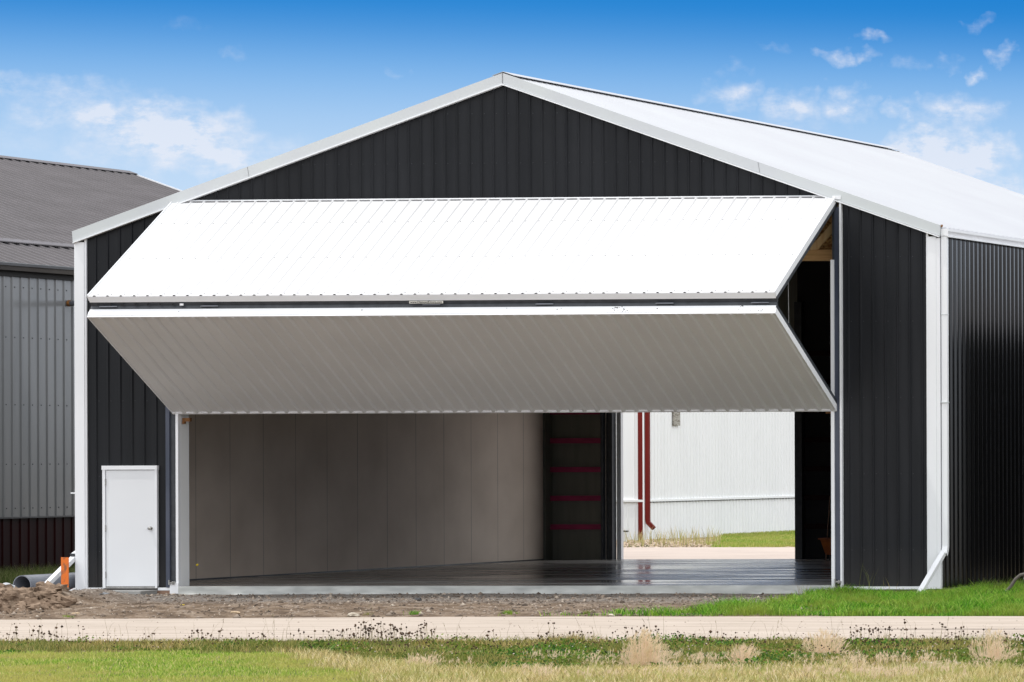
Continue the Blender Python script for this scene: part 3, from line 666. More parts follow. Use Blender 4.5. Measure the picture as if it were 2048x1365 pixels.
# ================================================================ GREY SHED ON THE LEFT
GX, GE, GY0, GY1 = -6.0, 6.02, 2.0, 28.0
GR = Vector((-14.56, 0, 9.05)); gs = (9.05-GE)/(14.56-6.0)
gb = thing('grey_shed', (-12, 15, -.15), 'grey metal shed with mauve-grey ribbed roof and maroon lower wall, left of the black hangar', 'shed')
sheet(MB_ := MB(), (GX,0,0), (0,1,0), (0,0,1), (1,0,0), GY0, GY1, 1.08, GE-.16, .305, .12, h=.022, wb=.07, wt=.028).build('upper_wall', M['gray'], gb)
sheet(MB_ := MB(), (GX-.02,0,0), (0,1,0), (0,0,1), (1,0,0), GY0, GY1, -.15, 1.06, .305, .12, h=.018, wb=.07, wt=.028).build('lower_wall', M['maroon'], gb)
MB().box(GX-.01, GX+.035, GY0, GY1, 1.055, 1.085).build('wall_flashing', M['gutterdark'], gb)
m = MB(); f2 = lambda x: GE - gs*(x-GX)
m.prism([(GX-.05,GY1,-.1), (GX-.05,GY1,f2(GX)-.1), (GR.x,GY1,9.0), (2*GR.x-GX,GY1,f2(GX)-.1), (2*GR.x-GX,GY1,-.1)], (0,-.05,0)); m.build('end_wall', M['gray'], gb)
m = MB(); m.prism([(GX-.05,GY0+.05,-.1), (GX-.05,GY0+.05,f2(GX)-.1), (GR.x,GY0+.05,9.0), (2*GR.x-GX,GY0+.05,f2(GX)-.1), (2*GR.x-GX,GY0+.05,-.1)], (0,-.05,0)); m.build('end_wall', M['gray'], gb)
gl = math.hypot(9.05-GE, 14.56-6); gc, gn = (14.56-6)/gl, (9.05-GE)/gl
m = MB(); sheet(m, (GR.x,0,GR.z), (0,1,0), (gc,0,-gn), (gn,0,gc), GY0-.1, GY1+.15, .05, gl-1.55, .36, .1, h=.034, back=.02, wb=.05, wt=.022)
m.build('upper_roof', M['mauve'], gb)
m = MB(); O2 = GR + Vector((0,0,-.035)); sheet(m, tuple(O2), (0,1,0), (gc,0,-gn), (gn,0,gc), GY0-.1, GY1+.15, gl-1.6, gl+.10, .36, .1, h=.034, back=.02, wb=.05, wt=.022)
m.build('lower_roof', M['mauve'], gb)
m = MB(); sheet(m, (GR.x,0,GR.z), (0,1,0), (-gc,0,-gn), (-gn,0,gc), GY0-.1, GY1+.15, .05, gl+.1, .2286, .1, h=.022, back=.02); m.build('upper_roof', M['mauve'], gb)
m = MB(); p = GR + Vector((gc,0,-gn))*(gl-1.62) + Vector((gn,0,gc))*.03; q = p + Vector((gc,0,-gn))*.22
m.prism([(p.x,GY0-.1,p.z), (q.x,GY0-.1,q.z), (q.x,GY0-.1,q.z-.02), (p.x,GY0-.1,p.z-.02)], (0,GY1-GY0+.25,0)); fl = m.build('roof_flashing', M['mauve'], gb)
m = MB(); k = 0
while GY0+.2286*k < GY1:
    ya = .1+.2286*math.ceil((GY0-.1)/.2286)+.2286*k+.035; q2 = q-Vector((gn,0,gc))*.064
    m.prism([(q2.x-.02,ya,q2.z), (q2.x-.006,ya,q2.z), (q2.x-.006,ya,q2.z+.045), (q2.x-.02,ya,q2.z+.045)], (0,.16,0)); k += 1
m.build('flashing_closure', M['closure'], fl)['kind'] = 'stuff'
m = MB()
for sg in (1,-1):
    a = GR+Vector((0,0,.05)); d = Vector((sg*gc,0,-gn))*.22; m.prism([(a.x,GY0-.1,a.z), (a.x+d.x,GY0-.1,a.z+d.z), (a.x+d.x,GY0-.1,a.z+d.z-.006), (a.x,GY0-.1,a.z-.006)], (0,GY1-GY0+.25,0))
rc = m.build('ridge_cap', M['mauve'], gb)
m = MB(); k = 0
while k < 118:
    ya = .1+.2286*(k+8)+.035; p = GR+Vector((gc,0,-gn))*.19+Vector((0,0,.0)); m.prism([(p.x,ya,p.z), (p.x+.015,ya,p.z-.004), (p.x+.015,ya,p.z+.034), (p.x,ya,p.z+.038)], (0,.15,0)); k += 1
    if ya > GY1-.2: break
m.build('ridge_closure', M['closure'], rc)['kind'] = 'stuff'
m = MB(); m.prism([(GR.x,GY1+.12,GR.z+.03), (GX+.1,GY1+.12,f2(GX+.1)+.03), (GX+.1,GY1+.12,f2(GX+.1)-.12), (GR.x,GY1+.12,GR.z-.12)], (0,.04,0)); m.build('rake_trim', M['white'], gb)
Pg = [(GX+.06,GE-.055), (GX+.06,GE-.19), (GX+.15,GE-.19), (GX+.165,GE-.12), (GX+.19,GE-.10), (GX+.19,GE-.055), (GX+.18,GE-.055), (GX+.18,GE-.095), (GX+.155,GE-.115), (GX+.14,GE-.18), (GX+.07,GE-.18), (GX+.07,GE-.055)]
m = MB(); m.prism([(a,GY0,c) for a,c in Pg], (0,GY1-GY0,0)); gg = m.build('gutter', M['gutterdark'], gb)
MB().box(GX+.178, GX+.196, GY0, GY1, GE-.054, GE-.042).build('gutter_lip', M['gray'], gg)
MB().box(GX+.0, GX+.055, GY0, GY1, GE-.30, GE-.03).build('eave_shade_strip', M['closure'], gb)  # black strip painting in the shadow below the gutter
mb = MB(); k = 0
while .12+.305*k < GY1:
    yy = .12+.305*k+.09
    if yy > GY0+.2:
        for z in (1.25, 2.1, 3.25, 4.55, 5.52): screw((GX+.001, yy, z), (1,0,0), .012, .008)
    k += 1
mb.build('wall_screws', M['closure'], gb)['kind'] = 'stuff'
ep = MB().tube([(GX, 10.3, 5.27), (GX+.9, 10.3, 5.27), (GX+1.05,10.3,5.27)], .055, 16).build('exhaust_pipe', M['pvc'], gb, smooth=True)
MB().tube([(GX+.02, 10.3, 5.27), (GX+.07, 10.3, 5.27)], .064, 16).build('pipe_collar', M['rust'], ep)

# ================================================================ UNSEEN SHED ADDED ON THE RIGHT: BLOCKS SKY, DARKENS THE WALL'S REFLECTION
nb = thing('added_dark_shed', (25, 14, -.15), 'dark metal shed added out of view right of the hangar for its glossy wall to reflect', 'shed')
sheet(MB(), (19.6,0,0), (0,1,0), (0,0,1), (-1,0,0), .6, 26, -.15, 4.6, .2286, .1).build('side_wall', M['addedshed'], nb)
sheet(MB(), (19.6,.6,0), (1,0,0), (0,0,1), (0,-1,0), 0, 11, -.15, 4.6, .2286, .1).build('front_wall', M['charcoal'], nb)
m = MB(); m.prism([(19.45,.4,4.55), (25.1,.4,6.4), (30.75,.4,4.55), (30.75,.4,4.65), (25.1,.4,6.5), (19.45,.4,4.65)], (0,26,0)); m.build('roof', M['mauve'], nb)
m = MB(); m.prism([(19.62,.62,4.6), (25.1,.62,6.38), (30.58,.62,4.6)], (0,.05,0)); m.build('gable', M['charcoal'], nb)
# ================================================================ WHITE SHED BEHIND
BX, BY = -9.9, 46.95
wb_ = thing('white_shed', (-16, 54, -.15), 'white ribbed metal shed with a red corner post, seen through the hangar', 'shed')
sheet(MB(), (BX,0,0), (0,1,0), (0,0,1), (1,0,0), BY, 72, .98, 6.5, .2286, .06, h=.02).build('side_wall', M['shedwhite'], wb_)
sheet(MB(), (BX-.01,0,0), (0,1,0), (0,0,1), (1,0,0), BY, 72, -.3, .93, .2286, .06, h=.02).build('lower_wall', M['shedwhite'], wb_)
sheet(MB(), (0,BY,0), (1,0,0), (0,0,1), (0,-1,0), -24, BX-.0, .98, 6.5, 1.2, -10.2, h=.012).build('end_wall', M['shedwhite'], wb_)
sheet(MB(), (0,BY+.01,0), (1,0,0), (0,0,1), (0,-1,0), -24, BX-.01, -.3, .93, .21, -10.2, h=.015).build('lower_end_wall', M['shedwhite'], wb_)
MB().box(BX-.0, BX+.045, BY, 72, .925, .985).build('belt_trim', M['shedwhite'], wb_)
m = MB(); k = 0
while BY+.15+.2286*k < 71:
    yy = BY+.10+.2286*k; m.box(BX+.0, BX+.03, yy, yy+.15, .905, .924); k += 1
m.build('belt_closure', M['frame'], wb_)['kind'] = 'stuff'
MB().box(-24, BX-.0, BY-.055, BY, .925, .985).build('belt_trim', M['shedwhite'], wb_)
MB().box(BX-.175, BX-.035, BY-.05, BY-.012, -.15, .922).box(BX-.175, BX-.035, BY-.05, BY-.012, .99, 6.4).build('corner_post', M['red'], wb_)
MB().box(BX-.034, BX+.01, BY-.06, BY+.06, -.15, 6.4).build('corner_trim', M['shedwhite'], wb_)
rd = dsp([(BX+.085,BY+.0,6.3), (BX+.085,BY+.0,.42), (BX+.10,BY,.34), (BX+.26,BY,.17)], wdt=.10, dpt=.11, side=(0,1,0)).build('downspout', M['red'], wb_)
MB().box(BX+.021, BX+.06, 48.84, 49.28, 3.09, 4.3).build('wall_louver', M['ventmesh'], wb_)
m = MB(); m.prism([(-24,BY-.2,6.45), (BX+.3,BY-.2,6.45), (BX+.3,BY-.2,6.6), (-24,BY-.2,6.6)], (0,26,0)); m.build('roof', M['shedwhite'], wb_)
MB().box(-24.05,-24,BY,72,-.2,6.4).box(-24,BX-.05,71.9,72,-.2,6.4).build('far_wall', M['shedwhite'], wb_)

# bucket by the white shed
bk = thing('bucket', (-9.35,44.2,-.14), 'white plastic bucket with a black lid by the back opening', 'bucket')
MB().tube([(-9.35,44.2,-.14), (-9.35,44.2,.13)], [.12,.14], 20).build('pail', M['white'], bk)
MB().tube([(-9.35,44.2,.131), (-9.35,44.2,.165)], [.148,.146], 20).build('lid', M['blacklid'], bk)

# ================================================================ GROUND
def ground_mat():
    m = mat('ground_soil', (.2,.17,.13), .95, 0, .2)
    n = N(m, 'ShaderNodeTexNoise'); n.inputs['Scale'].default_value = 1; n.inputs['Detail'].default_value = 8; L(m, coords(m, (.8,.8,.8)), n.inputs['Vector'])
    r = ramp(m, [(.35,(.05,.055,.02)), (.5,(.11,.09,.05)), (.68,(.22,.17,.11))]); L(m, n.outputs['Fac'], r.inputs['Fac']); L(m, r.outputs['Color'], BS(m).inputs['Base Color'])
    return m
g = MB(); g.quad((-900,-400,-.16), (900,-400,-.16), (900,1500,-.16), (-900,1500,-.16))
tag(g.build('ground', ground_mat()), kind='structure')
def road_mat():
    m = mat('gravel_road', (.55,.49,.43), .95, 0, .2)
    n = N(m, 'ShaderNodeTexNoise'); n.inputs['Scale'].default_value = 1; n.inputs['Detail'].default_value = 9; n.inputs['Roughness'].default_value = .6
    L(m, coords(m, (.35, 2.6, 1)), n.inputs['Vector'])
    r = ramp(m, [(.36,(.40,.335,.28)), (.5,(.46,.39,.33)), (.66,(.50,.43,.37))]); L(m, n.outputs['Fac'], r.inputs['Fac'])
    n2 = N(m, 'ShaderNodeTexNoise'); n2.inputs['Scale'].default_value = 1; n2.inputs['Detail'].default_value = 6; L(m, coords(m, (.5, 9, 1)), n2.inputs['Vector'])
    r2 = ramp(m, [(.60,(0,0,0)), (.68,(1,1,1))]); L(m, n2.outputs['Fac'], r2.inputs['Fac'])
    mx = N(m, 'ShaderNodeMixRGB'); mx.inputs['Color2'].default_value = (.20,.16,.12,1); L(m, r2.outputs['Color'], mx.inputs['Fac']); L(m, r.outputs['Color'], mx.inputs['Color1']); L(m, mx.outputs['Color'], BS(m).inputs['Base Color'])
    n3 = N(m, 'ShaderNodeTexNoise'); n3.inputs['Scale'].default_value = 30; n3.inputs['Detail'].default_value = 4; L(m, coords(m), n3.inputs['Vector'])
    bb = N(m, 'ShaderNodeBump'); bb.inputs['Distance'].default_value = .01; bb.inputs['Strength'].default_value = .6; L(m, n3.outputs['Fac'], bb.inputs['Height']); L(m, bb.outputs['Normal'], BS(m).inputs['Normal'])
    return m
rm = road_mat()
# road in front, edges slightly uneven
m = MB(); xs = [-60+i*.5 for i in range(281)]
nedge = lambda x: (-10.0 - max(0, (12-x))*.10 - max(0, (8-x))*.10 if x > 0 else -12.0) + .12*noise.noise(Vector((x*.7, 3, 0))) + .05*noise.noise(Vector((x*2.7, 9, 0)))
sedge = lambda x: -18.2 + .12*noise.noise(Vector((x*.7, 13, 0)))
for i in range(len(xs)-1):
    a, c = xs[i], xs[i+1]; m.quad((a,sedge(a),-.152), (c,sedge(c),-.152), (c,nedge(c),-.152), (a,nedge(a),-.152))
tag(m.build('road', rm), kind='structure')
m = MB(); m.quad((-30,18.6,-.148), (30,18.6,-.148), (30,37.2,-.148), (-30,37.2,-.148)); tag(m.build('yard', M['apron']), kind='structure')
m = MB()
pts = [row(1606+0, -16.0), row(2060, -15.6)]
a, c = row(1600, -14.6), row(2070, -14.7)
n_ = 60
for i in range(n_):
    t0, t1 = i/n_, (i+1)/n_; p, q = a.lerp(c, t0), a.lerp(c, t1); wv0, wv1 = .035*min(1, t0*3)+.004, .035*min(1, t1*3)+.004
    wob = lambda t: .03*noise.noise(Vector((t*14, 2, 0)))
    m.quad((p.x,p.y-wv0+wob(t0),-.148), (q.x,q.y-wv1+wob(t1),-.148), (q.x,q.y+wv1+wob(t1),-.148), (p.x,p.y+wv0+wob(t0),-.148))
tag(m.build('wheel_rut', mat('rut_shadow', (.10,.08,.07), .95)), kind='structure')

def gh(x, y):      # height of the graded soil in front of the hangar
    h = -.135 + .012*noise.noise(Vector((x*.5, y*.5, 0))) + .008*noise.noise(Vector((x*5, y*5, 1)))
    rough = min(1, max(0, (-y-3.5)/3))*min(1, max(0, (y+11.6)/.8))*(1 if x < 9 else max(.25, 1-(x-9)/4))
    h += rough*(.04*noise.noise(Vector((x*3.1, y*3.1, 4))) + .06*max(0, noise.noise(Vector((x*1.4, y*1.4, 8)))-.1) + .05*abs(noise.noise(Vector((x*7, y*7, 2)))))
    mx = math.exp(-((x-(2.15+.0*y))/1.05)**4 - ((y+6.2)/3.6)**4)
    h += mx*(.16 + .14*noise.noise(Vector((x*1.7, y*.9, 6))) + .07*noise.noise(Vector((x*6, y*6, 3))))
    e = nedge(x)+.0
    if y < e+.35: h = h*max(0, (y-e)/.35) + -.149*(1-max(0, (y-e)/.35))
    if y < e: return -.175
    return max(h, -.151)
def soil_mat():
    m = mat('loose_soil', (.2,.15,.11), .95, 0, .2)
    g = N(m, 'ShaderNodeNewGeometry'); s = N(m, 'ShaderNodeSeparateXYZ'); L(m, g.outputs['Position'], s.inputs[0])
    n = N(m, 'ShaderNodeTexNoise'); n.inputs['Scale'].default_value = 1; n.inputs['Detail'].default_value = 9; n.inputs['Roughness'].default_value = .65; L(m, coords(m, (2.2,2.2,2.2)), n.inputs['Vector'])
    r = ramp(m, [(.34,(.075,.052,.036)), (.5,(.17,.122,.085)), (.68,(.34,.26,.19))]); L(m, n.outputs['Fac'], r.inputs['Fac'])
    v = N(m, 'ShaderNodeTexVoronoi'); v.inputs['Scale'].default_value = 38; L(m, coords(m), v.inputs['Vector'])
    r2 = ramp(m, [(0,(.07,.06,.055)), (.5,(.19,.165,.145)), (1,(.42,.38,.34))]); L(m, v.outputs['Color'], r2.inputs['Fac'])
    mr = N(m, 'ShaderNodeMapRange'); mr.inputs['From Min'].default_value = -5.6; mr.inputs['From Max'].default_value = -3.2; L(m, s.outputs['Y'], mr.inputs['Value'])
    ad = N(m, 'ShaderNodeMath', operation='ADD'); ad.use_clamp = True; n4 = N(m, 'ShaderNodeMath', operation='MULTIPLY_ADD'); n4.inputs[1].default_value = 2.4; n4.inputs[2].default_value = -1.2
    L(m, n.outputs['Fac'], n4.inputs[0]); L(m, mr.outputs['Result'], ad.inputs[0]); L(m, n4.outputs[0], ad.inputs[1])
    mx = N(m, 'ShaderNodeMixRGB'); L(m, ad.outputs[0], mx.inputs['Fac']); L(m, r.outputs['Color'], mx.inputs['Color1']); L(m, r2.outputs['Color'], mx.inputs['Color2']); L(m, mx.outputs['Color'], BS(m).inputs['Base Color'])
    b1 = N(m, 'ShaderNodeBump'); b1.inputs['Distance'].default_value = .03; b1.inputs['Strength'].default_value = .9; L(m, n.outputs['Fac'], b1.inputs['Height'])
    b2 = N(m, 'ShaderNodeBump'); b2.inputs['Distance'].default_value = .012; L(m, v.outputs['Distance'], b2.inputs['Height']); L(m, b1.outputs['Normal'], b2.inputs['Normal']); L(m, b2.outputs['Normal'], BS(m).inputs['Normal'])
    return m
SOIL = soil_mat()
gx = np.arange(-3, 17.01, .055); gy = np.arange(-12.4, -.05, .05)
Z = np.array([[gh(x, y) for x in gx] for y in gy]); XX, YY = np.meshgrid(gx, gy); V = np.stack([XX, YY, Z], -1).reshape(-1, 3)
nx, ny = len(gx), len(gy); i = np.arange(nx-1)[None, :] + nx*np.arange(ny-1)[:, None]; Q = np.stack([i, i+1, i+nx+1, i+nx], -1).reshape(-1, 4)
tag(mesh_np('soil', V, None, SOIL, quads=Q), kind='structure')
# soil beside the slab's concrete lip: rough mortar spill
m = MB(); x = 1.9
while x < 12.5:
    w_ = random.uniform(.2,.7); m.blob((x+w_/2, -.11, -.145), (w_/2, random.uniform(.03,.08), random.uniform(.012,.03)), seed=x, amp=.4, sub=(10,5)); x += w_*random.uniform(.7,1.8)
m.build('slab_spill', M['edge'], b)['kind'] = 'stuff'
# clods and pebbles
PX, PY_ = [], []
P = []
for k in range(11000):
    x = random.uniform(-2, 16); y = -.15 - 11*random.random()**.9
    if y < nedge(x)-.0: continue
    P.append((x, y, gh(x, y)+.003))
P = np.array(P); r_ = rng.gamma(2.2, .0058, len(P)).clip(.006, .05)
Vp, Tp, _ = small_blobs(P, r_*1.1, .75)
peb = leaf_mat('pebbles', [(0,(.06,.045,.035)), (.4,(.17,.13,.10)), (.85,(.29,.235,.19)), (1,(.46,.39,.32))], None, 1, 0, .9)
tag(mesh_np('gravel', Vp, Tp, peb, loc=(7,-5,-.14)), 'loose brown pebbles and small clods strewn over the graded soil', 'gravel', kind='stuff')
m = MB()
for k in range(900):
    y = random.uniform(-11.2, -2.4); x = random.gauss(2.3, .75)
    if not (-.5 < x < 5.5): continue
    u_ = U(x, y)
    if not (-30 < u_ < 105 + max(0, (-y-5))*14 + random.gauss(0, 14)): continue
    r0 = random.uniform(.025,.10) if random.random() < .8 else random.uniform(.1,.17)
    m.blob((x, y, gh(x, y)+r0*.15), r0, seed=k, amp=.5, sub=(11,8), fl=.75)
tag(m.build('dirt_pile', noisy('clod_soil', (.13,.088,.06), (.30,.22,.16), (5,5,5), .95, .2, bump=.012, bscale=(18,18,18)), loc=(2.1,-6.4,-.13)), 'heap of brown earth clods at the left beside the orange board', 'dirt pile', kind='stuff')

# individual stones and litter
def stone(u, v, r, mt, label, seed, sub=(12,8), z=None):
    p = at(u, v, -.12); zz = gh(p.x, p.y)
    o = MB().blob((p.x, p.y, zz+r[2]*.55), r, seed=seed, amp=.28, sub=sub).build('stone', M[mt], loc=(p.x, p.y, zz), smooth=False)
    return tag(o, label, 'stone', 'loose stones on the soil')
stone(152, 1229, (.055,.07,.03), 'tanstone', 'flat tan stone at the foot of the dirt pile near the road', 3)
stone(210, 1204, (.07,.07,.028), 'greystone', 'bluish grey stone lying in front of the entry door step', 5)
stone(835, 1200, (.065,.06,.03), 'darkstone', 'dark stone lying on the gravel in front of the slab', 6)
stone(706, 1230, (.085,.10,.03), 'palestone', 'largest whitish stone at the road edge, left of the grass clump', 7)
stone(470, 1228, (.05,.12,.03), 'tanstone', 'long tan stone at the road edge below the left jamb', 8)
stone(1222, 1229, (.05,.06,.02), 'palestone', 'small whitish stone among the grass tufts at the road edge', 9)

# grey pipe lying in the gap
def ringpipe(P0, P1, ro, ri, n=28):
    P0, P1 = Vector(P0), Vector(P1); t = (P1-P0).normalized(); a = t.cross(Vector((0,0,1))).normalized(); c = a.cross(t); m = MB()
    for P_, r in ((P0, ro), (P1, ro), (P1, ri), (P0, ri)):
        for j in range(n): q = 2*math.pi*j/n; m.v.append(tuple(P_+(a*math.cos(q)+c*math.sin(q))*r))
    for s in range(4):
        for j in range(n): A = s*n+j; B_ = s*n+(j+1) % n; C_ = ((s+1) % 4)*n; m.f.append((A, B_, C_+(j+1) % n, C_+j))
    return m
p0 = row(43, -.95, .045)
o = ringpipe(p0, (p0.x+.42, p0.y+3.6, .07), .175, .160).build('large_pipe', M['pvc'], loc=(p0.x, p0.y, -.12), smooth=False)
tag(o, 'large grey plastic pipe lying open-ended in the gap beside the hangar', 'pipe')
p0 = row(139, -1.0, -.065); p1 = row(152, -.9, -.025)
sp_ = MB().tube([(p0.x, p0.y, -.07), (p1.x-.03, p1.y, -.035), (p1.x, p1.y, -.03)], [.037,.037,.028], 16).build('small_pipe', M['pvcwhite'], loc=(p0.x, p0.y, -.12)); tag(sp_, 'short white pipe stub with red marks beside the step corner', 'pipe')
MB().blob((p1.x-.06, p1.y-.034, -.02), (.018,.006,.012)).build('red_mark', M['red'], sp_)
# orange board stake and plank
p = at(129, 1202, -.13); zb = -.16
st = MB().prism([(p.x-.058, p.y, zb), (p.x+.066, p.y, zb), (p.x+.07, p.y+.006, .58), (p.x-.058, p.y, .585)], (-.02,.045,0)).build('marker_board', M['orange'], loc=(p.x, p.y, -.14))
tag(st, 'upright orange-painted board planted in the dirt near the left downspout', 'board')
a, c = row(109, -4.0, -.08), row(161, -3.2, -.045)
dv = (c-a).normalized(); nn = Vector((-dv.y, dv.x, 0))*.05
tag(MB().prism([a-nn, c-nn, c+nn, a+nn], (0,0,.028)).build('plank', M['plank'], loc=tuple(a)), 'narrow brown plank lying on the dirt at the foot of the orange board', 'plank')
# plastic bag at the left edge
p = row(14, -2.6, -.02)
m = MB().blob((p.x, p.y, .005), (.17,.13,.115), seed=21, amp=.32, sub=(22,16)); m.blob((p.x+.07, p.y-.05, -.04), (.10,.08,.08), seed=23, amp=.4, sub=(16,12))
bagm = m.build('plastic_bag', M['bag'], loc=(p.x, p.y, -.13)); tag(bagm, 'crumpled white plastic bag on the dirt pile at the left edge', 'bag')
p = row(1, -3.4, -.02); tag(MB().blob((p.x, p.y, .02), (.10,.08,.10), seed=31, amp=.2, sub=(14,10)).build('boulder', M['tanstone'], loc=(p.x, p.y, -.1)), 'rounded tan rock beside the white plastic bag', 'rock')

# orange tub and pole inside, near the back wall
tb = thing('tub', (6.98, 17.3, 0), 'orange plastic tub with a rim, standing dark inside the hangar by the right jamb', 'tub')
m = MB(); P_ = []
def taper(m, cx, cy, z0, z1, a0, b0, a1, b1, t=.02):
    k = len(m.v)
    for z, a, c in ((z0,a0,b0), (z1,a1,b1), (z1,a1-t,b1-t), (z0+t,a0-t,b0-t)):
        m.v += [(cx-a,cy-c,z), (cx+a,cy-c,z), (cx+a,cy+c,z), (cx-a,cy+c,z)]
    for s in range(3):
        for j in range(4): A = k+s*4+j; B_ = k+s*4+(j+1) % 4; m.f.append((A, B_, B_+4, A+4))
    m.f.append((k+3,k+2,k+1,k)); m.f.append((k+12,k+13,k+14,k+15))
taper(m, 6.98, 17.3, .12, .46, .27, .22, .36, .3); m.build('tub_body', M['orangetub'], tb)
m = MB(); m.box(6.59,7.37,16.97,17.0,.44,.475).box(6.59,7.37,17.6,17.63,.44,.475).box(6.59,6.62,17.0,17.6,.44,.475).box(7.34,7.37,17.0,17.6,.44,.475); m.build('rim', M['orangetub'], tb)
for sx in (-1,1):
    for sy in (-1,1): MB().tube([(6.98+sx*.2, 17.3+sy*.15, 0), (6.98+sx*.2, 17.3+sy*.15, .12)], .02, 8).build('leg', M['blacklid'], tb)
tag(MB().tube([(6.75,17.0,.02), (6.5,17.9,1.35)], .012, 8).build('pole', M['plank'], loc=(6.75,17.0,0)), 'thin pole leaning behind the orange tub inside the hangar', 'pole')
# bent hose at the right edge
pts = [row(2002, -.75, -.16), row(2012, -.70, -.08), row(2021, -.7, .0), row(2030, -.7, .12), row(2040, -.7, .19), row(2054, -.7, .215), row(2075, -.7, .20)]
hs = MB().tube(pts, .028, 12).build('hose', M['hose'], loc=tuple(pts[0]), smooth=True); tag(hs, 'dark bent hose rising out of the grass at the right edge', 'hose')
MB().tube([pts[5]+Vector((-.01,-.03,.03)), pts[5]+Vector((-.05,-.03,-.10))], .012, 8).build('hose_clamp', M['steel'], hs)
m = MB(); m.box(16.2, 22, 1.2, 2.6, -.16, -.06); tag(m.build('concrete_pad', M['pad']), 'low pale concrete pad in the grass beyond the bent hose', 'pad')

# ================================================================ VEGETATION
def scatter(n, xr, yr, ok):
    x = rng.uniform(*xr, n); y = rng.uniform(*yr, n); k = np.array([ok(a, c) for a, c in zip(x, y)]); return x[k], y[k]
fast_noise = lambda x, y, s, o: noise.noise(Vector((x*s, y*s, o)))
def inview(x, y, pad=40):
    d = Vector((x, y, -.1))-CP; z = d.dot(fw); u = PPX + FPX*d.dot(rt)/z
    return -pad < u < 2048+pad
# how dry / weedy the verge is
def zone(x, y):
    u = U(x, y)
    weedy = y > -21.3 - max(0, min(1, (u-550)/350))*4.1 + .9*fast_noise(x, y, .8, 3) + .6*fast_noise(x, y, 2.5, 4)
    dry = u > 620 + 120*fast_noise(x, y, .7, 5) + (-24-y)*35
    return weedy, dry, u
# mown lawn, lower left
x, y = scatter(240000, (7, 28), (-30.5, -21.0), lambda a, c: inview(a, c) and not zone(a, c)[0] and (not zone(a, c)[1] or random.random() < .3))
P = np.stack([x, y, 0*x-.16], 1); h = rng.uniform(.02,.055, len(x))*(1+.5*np.array([fast_noise(a, c, 2.2, 77) for a, c in zip(x, y)]))
V, T, Q = blades(P, h, .008, .5, .6); tag(mesh_np('lawn', V, T, M['lawn'], quads=Q, loc=(15,-26,-.16)), 'mown green lawn with straw-coloured patches in the lower left foreground', 'lawn', kind='stuff')
# dry grass, lower right
x, y = scatter(170000, (12, 30), (-30.5, -20.5), lambda a, c: inview(a, c) and (not zone(a, c)[0]) and zone(a, c)[1] and fast_noise(a, c, 1.3, 9) > -.42)
P = np.stack([x, y, 0*x-.16], 1); h = rng.uniform(.04,.13, len(x))*(1+.5*np.array([fast_noise(a, c, .8, 1) for a, c in zip(x, y)]))
V, T, Q = blades(P, h, .0075, .6, .5); tag(mesh_np('dry_grass', V, T, M['dry'], quads=Q, loc=(22,-26,-.16)), 'dry straw-coloured grass in the lower right foreground', 'grass', kind='stuff')
# verge by the road: mixed blades
x, y = scatter(150000, (7, 28), (-27, -18.75), lambda a, c: inview(a, c) and zone(a, c)[0] and fast_noise(a, c, 1.1, 15) > -.3)
P = np.stack([x, y, 0*x-.16], 1); h = rng.uniform(.02,.10, len(x))*(1+1.3*np.array([fast_noise(a, c, 1.0, 2)+.5*fast_noise(a, c, 3, 6) + max(0, 1-abs(U(a, c)-1150)/90)*.9*(c > -20.5) for a, c in zip(x, y)])).clip(.3)
V, T, Q = blades(P, h, .008, .5, .5); tag(mesh_np('verge_grass', V, T, M['edgegrass'], quads=Q, loc=(15,-20,-.16)), 'rough green and brown grass along the near edge of the road', 'grass', kind='stuff')
x, y = scatter(24000, (7, 28), (-19.2, -17.6), lambda a, c: inview(a, c) and c < -18.75 + .9*max(0, fast_noise(a, c*.3, 1.6, 95)+.12) + .35*fast_noise(a, c, 5, 96))
h = rng.uniform(.02,.085,len(x)); V, T, Q = blades(np.stack([x, y, 0*x-.156], 1), h, .008, .6, .6); tag(mesh_np('road_edge_grass', V, T, M['edgegrass'], quads=Q, loc=(15,-18.6,-.16)), 'ragged grass creeping over the near edge of the road', 'grass', kind='stuff')
P = np.array([(random.uniform(4, 26), -10.6-random.random()*7.6, -.15) for _ in range(700)]); V, T, _ = small_blobs(P, rng.gamma(2,.003,len(P)).clip(.003,.013), .6)
tag(mesh_np('road_grit', V, T, peb, loc=(14,-14,-.15)), 'scattered stones and grit on the pale road', 'gravel', kind='stuff')
# clover and weeds leaves
def clov(a, c):
    wz, dr, u = zone(a, c); return inview(a, c) and wz and fast_noise(a, c, .8, 30) > (.06 if u < 650 else -.16 if u > 900 else -.02)
x, y = scatter(125000, (7, 28), (-27, -18.9), clov)
hh = np.array([.02+.13*max(0, .25+fast_noise(a, c, 1.2, 31)) + .05*max(0, 1-abs(U(a, c)-1150)/90) for a, c in zip(x, y)])
V, T, Q = leaves(np.stack([x, y, -.155+rng.uniform(.1,1,len(x))*hh], 1), rng.uniform(.010,.024,len(x)))
tag(mesh_np('clover', V, T, M['clover'], quads=Q, loc=(18,-21,-.16)), 'dark green clover and weeds growing along the roadside', 'weeds', kind='stuff')
# clover blooms and yellow specks
x, y = scatter(600, (7, 28), (-25.0, -18.6), clov)
V, T, Q = small_blobs(np.stack([x, y, -.06+rng.uniform(-.05,.03,len(x))], 1), rng.uniform(.006,.012,len(x)), .8)
tag(mesh_np('clover_blooms', V, T, M['bloom'], loc=(18,-21,-.1)), 'small pale pink blooms dotted through the clover', 'flowers', kind='stuff')
